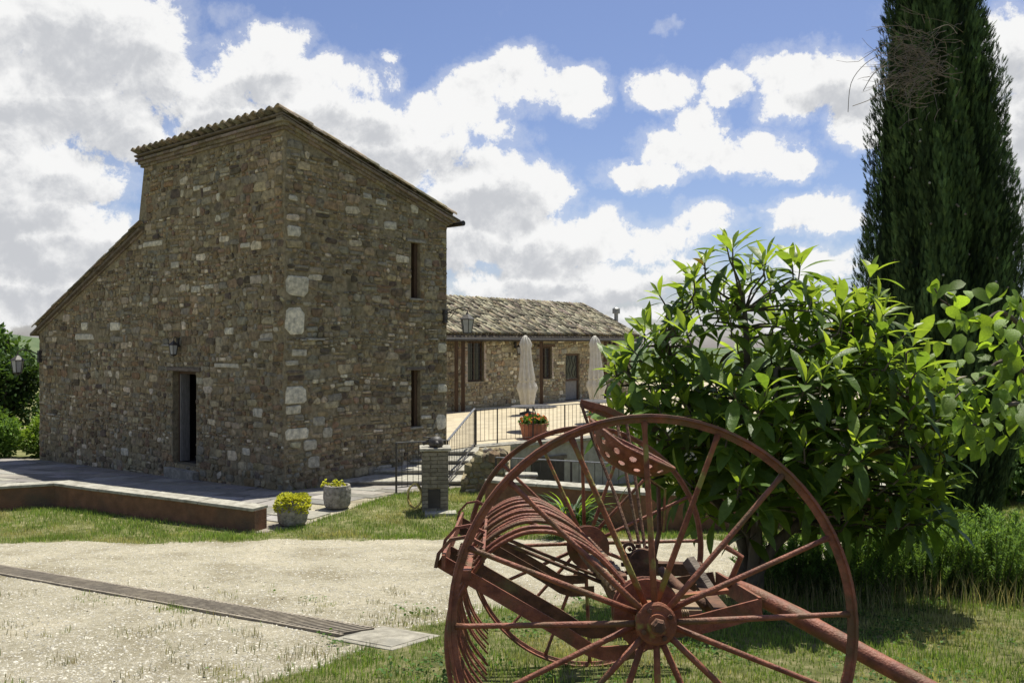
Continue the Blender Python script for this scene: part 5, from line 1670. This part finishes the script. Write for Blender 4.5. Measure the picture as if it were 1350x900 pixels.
# ------------------------------------------------------------------ broad-leaved fruit tree reaching in from the right
pb_ = Vector((3.55, 4.75, float(gz(3.55, 4.75))))
per = root('fruit_tree', pb_, 'young fruit tree with broad yellow green leaves reaching over the rosemary', 'tree')
tk = MB(); tk.tube(spline([pb_ - Vector((0, 0, .05)), pb_ + Vector((.03, 0, .6)), pb_ + Vector((-.05, .02, 1.2)), pb_ + Vector((.08, .05, 1.75))], 5), [.045 - .0024 * i for i in range(16)], 8); tk.build('trunk', M['bark'], per, smooth=True)
limbs = [[pb_ + Vector((0, 0, .8)), P(1350, 490, 4.65), P(1290, 500, 4.55), P(1258, 525, 4.45)], [pb_ + Vector((-.02, 0, 1.0)), P(1345, 430, 4.6), P(1290, 425, 4.5), P(1240, 395, 4.4)],
         [pb_ + Vector((0, 0, .9)), P(1360, 540, 4.5), P(1300, 555, 4.4), P(1268, 565, 4.35)], [pb_ + Vector((0, 0, 1.3)), P(1390, 420, 4.8), P(1350, 395, 4.7)],
         [pb_ + Vector((0, 0, 1.4)), pb_ + Vector((.3, .2, 1.8)), pb_ + Vector((.6, .2, 2.1))], [pb_ + Vector((0, 0, 1.0)), pb_ + Vector((.4, -.2, 1.3)), pb_ + Vector((.8, -.2, 1.4))], [pb_ + Vector((0, 0, 1.1)), pb_ + Vector((0, .5, 1.5)), pb_ + Vector((-.1, .9, 1.7))]]
for k in range(9):
    a = .2 + k * .42; limbs.append([pb_ + Vector((0, 0, U(.9, 1.6))), pb_ + Vector((.45 * math.cos(a - 1.2) + .15, .45 * math.sin(a - 1.2), U(1.3, 1.7))), pb_ + Vector((.9 * math.cos(a - 1.2) + .25, .8 * math.sin(a - 1.2), U(1.1, 2.1)))])
lm = MB(); PT = []
for lb in limbs:
    pts = spline(lb, 8); n = len(pts); lm.tube(pts, [.018 - .0145 * i / n for i in range(n)], 6, cap=False)
    for i in range(int(n * .30), n):
        for q in range(4): PT.append(pts[i])
# the bare dead tip
lm.tube([P(1262, 412, 4.43), P(1240, 395, 4.4), P(1232, 380, 4.38)], .004, 4); lm.tube([P(1250, 402, 4.4), P(1243, 382, 4.38)], .003, 4)
lm.build('limbs', M['bark'], per, smooth=True)
ov0 = [leaf_base(1, .30, .22, .35, ovate), leaf_base(1, .33, .1, .7, ovate)]
PM = []; PTt = []; PC = []
for p in PT:
    p = Vector(p) + Vector((rng.gauss(0, .06), rng.gauss(0, .12), rng.gauss(-.01, .07)))
    d = Vector((rng.gauss(-.2, .6), rng.gauss(-.2, .6), -.55 + rng.gauss(0, .45))).normalized()
    PM.append((np.array(d), np.array([rng.gauss(0, .5), rng.gauss(-.3, .5), 1.0]), U(.065, .12))); PTt.append(np.array(p))
    PC.append(np.array([.17, .27, .04]) * U(.6, 1.4) if rng.random() < .975 else np.array([.32, .28, .06]))
PTt = np.array(PTt); PC = np.array(PC)
Rm = basis(np.array([q[0] for q in PM]), np.array([q[1] for q in PM])) * np.array([q[2] for q in PM])[:, None, None]
pxs = 675 + FOC * PTt[:, 0] / PTt[:, 1]
which = np.where(pxs < 1365)[0][:250]
lib = {}; mes = []
for i, k in enumerate(which):
    key = (i % 2, int(np.clip(PC[k][1] * 18, 0, 6)))
    if key not in lib: lib[key] = shared_leaf('leaf', *ov0[key[0]], PC[k], M['leaf'])
    mes.append(lib[key])
leaf_objects(per, 'leaf', mes, Rm, PTt, which)
mk = np.ones(len(PTt), bool); mk[which] = False
V, F, Cc = scatter(*ov0[0], Rm[mk], PTt[mk], tint=PC[mk]); big('crown', V, F, M['leaf'], Cc, per, kind='stuff', smooth=True)

# ------------------------------------------------------------------ rosemary bushes
def rosemary(label, x, y, rad, h, n_st, tone):
    z = float(gz(x, y)); r_ = root('rosemary_bush', (x, y, z), label, 'bush', 'rosemary bushes along the lawn')
    st = MB(); Vn = []; Tn = []; Dn = []
    for k in range(n_st):
        a = U(0, 6.28); q = math.sqrt(rng.random()) * rad
        b = Vector((x + q * .6 * math.cos(a), y + q * .6 * math.sin(a), z))
        hh_ = h * U(.6, 1.1) * (1 - .25 * (q / rad) ** 2)
        tp = Vector((x + q * math.cos(a) * 1.15 + U(-.04, .04), y + q * math.sin(a) * 1.1, z + hh_))
        pts = [b, b.lerp(tp, .5) + Vector((U(-.04, .04), U(-.04, .04), -.03)), tp]
        st.tube(pts, [.005, .004, .002], 4, cap=False)
        pts = spline(pts, 12)
        for i, p in enumerate(pts):
            if i < 3: continue
            for j in range(5):
                aa = j * 1.26 + i * .7 + U(-.2, .2)
                Tn.append(p + Vector((0, 0, U(-.008, .008)))); Dn.append(Vector((math.cos(aa), math.sin(aa), U(.5, 1.5))))
    st.build('stems', M['bark'], r_, kind='stuff')
    Tn = np.array(Tn); Dn = np.array(Dn); n = len(Tn)
    nv = np.array([(-.0028, 0, 0), (.0028, 0, 0), (.0032, .02, .001), (0, .036, 0), (-.0032, .02, .001)]) * 1.25
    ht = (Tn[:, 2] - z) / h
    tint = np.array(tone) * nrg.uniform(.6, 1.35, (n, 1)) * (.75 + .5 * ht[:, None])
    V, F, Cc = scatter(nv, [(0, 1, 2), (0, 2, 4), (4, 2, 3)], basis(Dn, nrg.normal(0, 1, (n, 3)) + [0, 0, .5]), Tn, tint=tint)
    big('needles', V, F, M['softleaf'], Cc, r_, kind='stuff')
rt = (.15, .25, .06)
rosemary('rosemary bush coloured darker for the shade under the loquat', 2.45, 7.55, .42, .50, 150, (.10, .18, .045))  # tone darkened to put the loquat's shade into the colour
rosemary('rosemary bush between the loquat and the cypress foot', 3.05, 7.5, .45, .58, 190, rt)
rosemary('tall rosemary bush in front of the cypress trunk', 3.68, 7.55, .48, .66, 230, rt)
rosemary('rosemary bush with the brightest tips, standing below the fruit tree leaves', 4.25, 7.45, .50, .72, 240, rt)
rosemary('rosemary bush at the end of the row, beyond the fruit tree', 4.95, 7.5, .5, .7, 200, rt)

# ------------------------------------------------------------------ strap-leaved clump by the garden wall
fx_, fy_ = .86, 11.95
fz_ = float(gz(fx_, fy_))
fc = root('strap_leaf_clump', (fx_, fy_, fz_), 'clump of arching strap leaves in front of the terracotta garden wall', 'plant')
sl = leaf_base(1, .055, .3, .9, lambda t_: max(.05, (1 - t_) ** .5 * min(1, .5 + t_ * 3)), 7)
n = 120
a_ = nrg.uniform(0, 6.28, n); el = nrg.uniform(.3, 1.35, n)
dirs = np.stack([np.cos(a_) * np.cos(el), np.sin(a_) * np.cos(el), np.sin(el)], 1)
T_ = np.stack([fx_ + .16 * np.cos(a_), fy_ + .12 * np.sin(a_), fz_ + nrg.uniform(0, .45, n)], 1)
tint = np.array([.05, .10, .025]) * nrg.uniform(.6, 1.3, (n, 1)); k = (T_[:, 2] - fz_ > .28) & (el > .8); tint[k] = np.array([.22, .34, .06])
ln = nrg.uniform(.3, .55, n)
Rm = basis(dirs, np.tile([[0, 0, 1.0]], (n, 1)) + dirs * -.2) * ln[:, None, None]
lib = {}; mes = []
for k in range(n):
    key = int(np.clip(tint[k][1] * 12, 0, 4))
    if key not in lib: lib[key] = shared_leaf('leaf', *sl, tint[k], M['leaf'])
    mes.append(lib[key])
leaf_objects(fc, 'leaf', mes, Rm, T_, range(n))
MB().tube([(fx_, fy_, fz_ - .05), (fx_, fy_, fz_ + .4)], [.09, .05], 8).build('stem', M['bark'], fc)

# ------------------------------------------------------------------ trees and bushes beyond the house
def leafy(name, label, x, y, h, rad, n, tone, cat, lsz, zoff=0.0, group=None, trunk=True):
    z = float(gz(x, y)); r_ = root(name, (x, y, z), label, cat, group)
    limbs_ = []
    if trunk:
        tk = MB()
        for k in range(6):
            a = k * 1.05 + U(-.3, .3); tp = Vector((x + math.cos(a) * rad * .6, y + math.sin(a) * rad * .6, z + h * U(.65, .9)))
            b = Vector((x, y, z - .1)); tk.tube([b, b.lerp(tp, .45) + Vector((0, 0, .1 * h)), tp], [.035 * h, .02 * h, .006 * h], 7, cap=False)
        tk.build('trunk', M['bark'], r_, smooth=True)
    nc = 26
    cl = []
    for k in range(nc):
        d = Vector((rng.gauss(0, 1), rng.gauss(0, 1), rng.gauss(0, 1))).normalized() * (rng.random() ** .4)
        cl.append(((x + d.x * rad * .8, y + d.y * rad * .8, z + h * (.58 if trunk else .5) + d.z * h * (.36 if trunk else .42)), rad * U(.25, .45)))
    w_ = np.array([c[1] for c in cl]) ** 2; idx = nrg.choice(nc, n, p=w_ / w_.sum())
    g_ = nrg.normal(0, 1, (n, 3)); g_ /= np.linalg.norm(g_, axis=1, keepdims=True)
    T_ = np.array([cl[i][0] for i in idx]) + g_ * np.array([cl[i][1] for i in idx])[:, None] * (nrg.random((n, 1)) ** .35)
    T_[:, 2] = np.maximum(T_[:, 2], z + .05)
    lv = np.array([(-.12, .1, 0), (.12, .1, 0), (.25, .5, .05), (0, 1, 0), (-.25, .5, .05)])
    ct = np.array([nrg.uniform(.65, 1.4) for _ in range(nc)])
    tint = np.array(tone) * (nrg.uniform(.7, 1.3, n) * ct[idx])[:, None]
    V, F, Cc = scatter(lv, [(0, 1, 2), (0, 2, 4), (4, 2, 3)], basis(g_ + nrg.normal(0, .6, (n, 3)), nrg.normal(0, 1, (n, 3)) + [0, 0, 1]) * (lsz * nrg.uniform(.6, 1.3, n))[:, None, None], T_, tint=tint)
    big('crown', V, F, M['softleaf'], Cc, r_, kind='stuff')
leafy('broadleaf_tree', 'leafy green tree beyond the wing of the stone house', -19.0, 30.0, 4.6, 1.9, 9000, (.07, .13, .03), 'tree', .22)
leafy('broadleaf_tree', 'darker green tree behind the lantern of the house wing', -17.4, 28.6, 3.4, 1.4, 6500, (.045, .085, .022), 'tree', .2)
leafy('broadleaf_tree', 'large green tree standing left of the wing, mostly out of the picture', -22.5, 31.0, 5.2, 2.3, 8000, (.06, .12, .03), 'tree', .24)
leafy('bush', 'bright yellow green bush at the end of the house wing', -13.95, 25.2, 1.35, .75, 4200, (.16, .25, .04), 'bush', .13, trunk=False)
leafy('bush', 'low light green bush left of the paving', -15.3, 24.6, 1.25, .95, 4800, (.12, .21, .04), 'bush', .14, trunk=False)
leafy('bush', 'green hedge bush far behind the cypress foot', 9.2, 15.5, 1.5, 1.3, 5000, (.07, .13, .03), 'bush', .15, trunk=False)
leafy('bush', 'rounded green bush behind the garden wall end', 7.6, 14.3, 1.2, .8, 3600, (.07, .12, .03), 'bush', .14, trunk=False)

# ------------------------------------------------------------------ grass, weeds and pebbles
bl = np.array([(-.5, 0, 0), (.5, 0, 0), (-.42, .12, .5), (.42, .12, .5), (0, .38, 1.0)])
bfc = [(0, 1, 3), (0, 3, 2), (2, 3, 4)]
def grass(name, label, x0, x1, y0, y1, n, hmin, hmax, wd, dens_pow=1.2, thr=.0):
    x = nrg.uniform(x0, x1, n); y = nrg.uniform(y0, y1, n)
    g = grass_amount(x, y)
    ok = (nrg.random(n) < np.clip(g, 0, 1) ** dens_pow * np.clip(.25 + .75 * smooth01((n2(x, y, 2.3) + .6) / 1.1), 0, 1)) & ~yard(x, y) & (np.abs(x) < .72 * y + .8)
    # not inside the drain or the walls
    rx = (x - ga.x) * gdn.x + (y - ga.y) * gdn.y; ro = -(x - ga.x) * gdn.y + (y - ga.y) * gdn.x
    ok &= ~((rx > -1) & (rx < gl + .6) & (np.abs(ro) < np.where(rx > gl, .29, .15)))
    x = x[ok]; y = y[ok]; n = len(x)
    a = nrg.uniform(0, 6.28, n); h = nrg.uniform(hmin, hmax, n) * (.7 + .5 * smooth01((n2(x, y, 1.4) + .5)))
    w_ = wd * nrg.uniform(.7, 1.4, n)
    ln = nrg.uniform(.3, 1.3, n)
    R = np.zeros((n, 3, 3)); R[:, 0, 0] = np.cos(a) * w_; R[:, 1, 0] = np.sin(a) * w_; R[:, 0, 1] = -np.sin(a) * h * ln; R[:, 1, 1] = np.cos(a) * h * ln; R[:, 2, 2] = h
    T_ = np.stack([x, y, gz(x, y) + n2(x, y, 1.7) * .012 * (y < 12.3) - .004], 1)
    dry = np.clip(smooth01((n2(x + 9, y - 4, 1.3) + .25) / .9) * .75 + nrg.normal(0, .22, n), 0, 1)[:, None]
    tint = (np.array([.18, .285, .055]) * (1 - dry) + np.array([.48, .43, .20]) * dry) * nrg.uniform(.7, 1.3, (n, 1))
    V, F, Cc = scatter(bl, bfc, R, T_, tint=tint)
    o = big(name, V, F, M['grass'], Cc, kind='stuff'); o['label'] = label; o['category'] = 'grass'
grass('foreground_grass', 'short half dry grass around the hay rake', -6.5, 8.5, 3.4, 10.4, 420000, .02, .06, .0048)
grass('lawn', 'green lawn strip between the gravel and the garden walls', -15, 9, 10.6, 17.0, 330000, .03, .085, .007)
# tufts standing singly on the gravel
tx = []; tyy = []; th = []
for k in range(170):
    a0 = nrg.uniform(-7, -.4); b0 = 4.5 + 3.8 * nrg.random() ** 1.4
    if b0 > 7.4 and rng.random() < .6: continue
    m_ = rng.randint(10, 34); q = U(.03, .10)
    tx += list(nrg.normal(a0, q, m_)); tyy += list(nrg.normal(b0, q, m_)); th += list(nrg.uniform(.02, .075, m_))
x = np.array(tx); y = np.array(tyy); h = np.array(th)
rx = (x - ga.x) * gdn.x + (y - ga.y) * gdn.y; ro = -(x - ga.x) * gdn.y + (y - ga.y) * gdn.x
ok = ~((rx > -1) & (rx < gl + .6) & (np.abs(ro) < np.where(rx > gl, .27, .15))); x = x[ok]; y = y[ok]; h = h[ok]; n = len(x)
a = nrg.uniform(0, 6.28, n); w_ = nrg.uniform(.003, .0055, n); ln = nrg.uniform(.3, 1.5, n)
R = np.zeros((n, 3, 3)); R[:, 0, 0] = np.cos(a) * w_; R[:, 1, 0] = np.sin(a) * w_; R[:, 0, 1] = -np.sin(a) * h * ln; R[:, 1, 1] = np.cos(a) * h * ln; R[:, 2, 2] = h
dry = nrg.random((n, 1))
V, F, Cc = scatter(bl, bfc, R, np.stack([x, y, gz(x, y) - .003], 1), tint=(np.array([.13, .17, .05]) * (1 - dry) + np.array([.34, .28, .15]) * dry) * nrg.uniform(.6, 1.2, (n, 1)))
o = big('weed_tufts', V, F, M['grass'], Cc, kind='stuff'); tag(o, 'sparse half dry weed tufts growing through the gravel', 'weeds')
# taller dry stalks by the rosemary
n = 1500; x = nrg.uniform(1.6, 5, n); y = nrg.uniform(6.5, 7.3, n); a = nrg.uniform(0, 6.28, n); h = nrg.uniform(.10, .32, n); w_ = nrg.uniform(.003, .005, n); ln = nrg.uniform(.2, 1.6, n)
R = np.zeros((n, 3, 3)); R[:, 0, 0] = np.cos(a) * w_; R[:, 1, 0] = np.sin(a) * w_; R[:, 0, 1] = -np.sin(a) * h * ln; R[:, 1, 1] = np.cos(a) * h * ln; R[:, 2, 2] = h
V, F, Cc = scatter(bl, bfc, R, np.stack([x, y, gz(x, y)], 1), tint=np.array([.36, .32, .17]) * nrg.uniform(.5, 1.3, (n, 1)) * np.where(nrg.random((n, 1)) < .35, np.array([[.5, .75, .4]]), 1))
o = big('dry_grass', V, F, M['grass'], Cc, kind='stuff'); tag(o, 'taller dry grass stalks in front of the rosemary', 'grass')
# broad-leaved weeds
n = 42000; x = nrg.uniform(-3, 5, n); y = nrg.uniform(4, 8.5, n)
ok = (nrg.random(n) < grass_amount(x, y) * smooth01((n2(x - 2, y + 1, 2.1) - .05) / .5)) & (np.abs(x) < .72 * y + .8); x = x[ok]; y = y[ok]; n = len(x)
wl = np.array([(0, 0, 0), (.4, .3, .1), (.35, .8, .05), (0, 1, 0), (-.35, .8, .05), (-.4, .3, .1)])
hgt = nrg.uniform(.005, .05, n)
V, F, Cc = scatter(wl, [(0, 1, 2), (0, 2, 3), (0, 3, 4), (0, 4, 5)], basis(nrg.normal(0, 1, (n, 3)) * [1, 1, .4], nrg.normal(0, .4, (n, 3)) + [0, 0, 1]) * nrg.uniform(.012, .028, n)[:, None, None],
                  np.stack([x, y, gz(x, y) + hgt], 1), tint=np.array([.075, .15, .03]) * nrg.uniform(.6, 1.5, (n, 1)))
o = big('clover', V, F, M['softleaf'], Cc, kind='stuff'); tag(o, 'low clover and weeds among the foreground grass', 'weeds')
# pebbles and grit
pv = np.array([(1, 0, 0), (-1, 0, 0), (0, 1, 0), (0, -1, 0), (0, 0, 1), (.6, .6, .55), (-.6, -.6, .5)], float)
pf_ = np.array([(0, 5, 4), (5, 2, 4), (2, 1, 4), (1, 6, 4), (6, 3, 4), (3, 0, 4), (0, 2, 5), (1, 3, 6)])
n = 110000; y = 4.3 + 7.6 * nrg.random(n) ** 1.25; x = (nrg.random(n) * 2 - 1) * (.66 * y); ok = (nrg.random(n) > grass_amount(x, y) * 1.4) & (x < 5)
rx = (x - ga.x) * gdn.x + (y - ga.y) * gdn.y; ro = -(x - ga.x) * gdn.y + (y - ga.y) * gdn.x
ok &= ~((rx > -1) & (rx < gl + .6) & (np.abs(ro) < np.where(rx > gl, .3, .15)) & (nrg.random(n) < .93))
x = x[ok]; y = y[ok]; n = len(x)
sz = .0035 + .010 * nrg.random(n) ** 4.0
R = basis(nrg.normal(0, 1, (n, 3)) * [1, 1, .2], np.tile([[0, 0, 1.0]], (n, 1))) * (sz[:, None] * nrg.uniform(.6, 1.4, (n, 3)) * np.array([1, 1, .7]))[:, None, :]
b_ = nrg.uniform(.28, .56, (n, 1))
V, F, Cc = scatter(pv, pf_, R, np.stack([x, y, gz(x, y) + n2(x, y, 1.7) * .012 - sz * .1], 1), tint=b_ * np.array([[1, .94, .79]]))
o = big('pebbles', V, F, M['pebble'], Cc, kind='stuff'); tag(o, 'loose pale pebbles scattered over the gravel', 'pebbles')
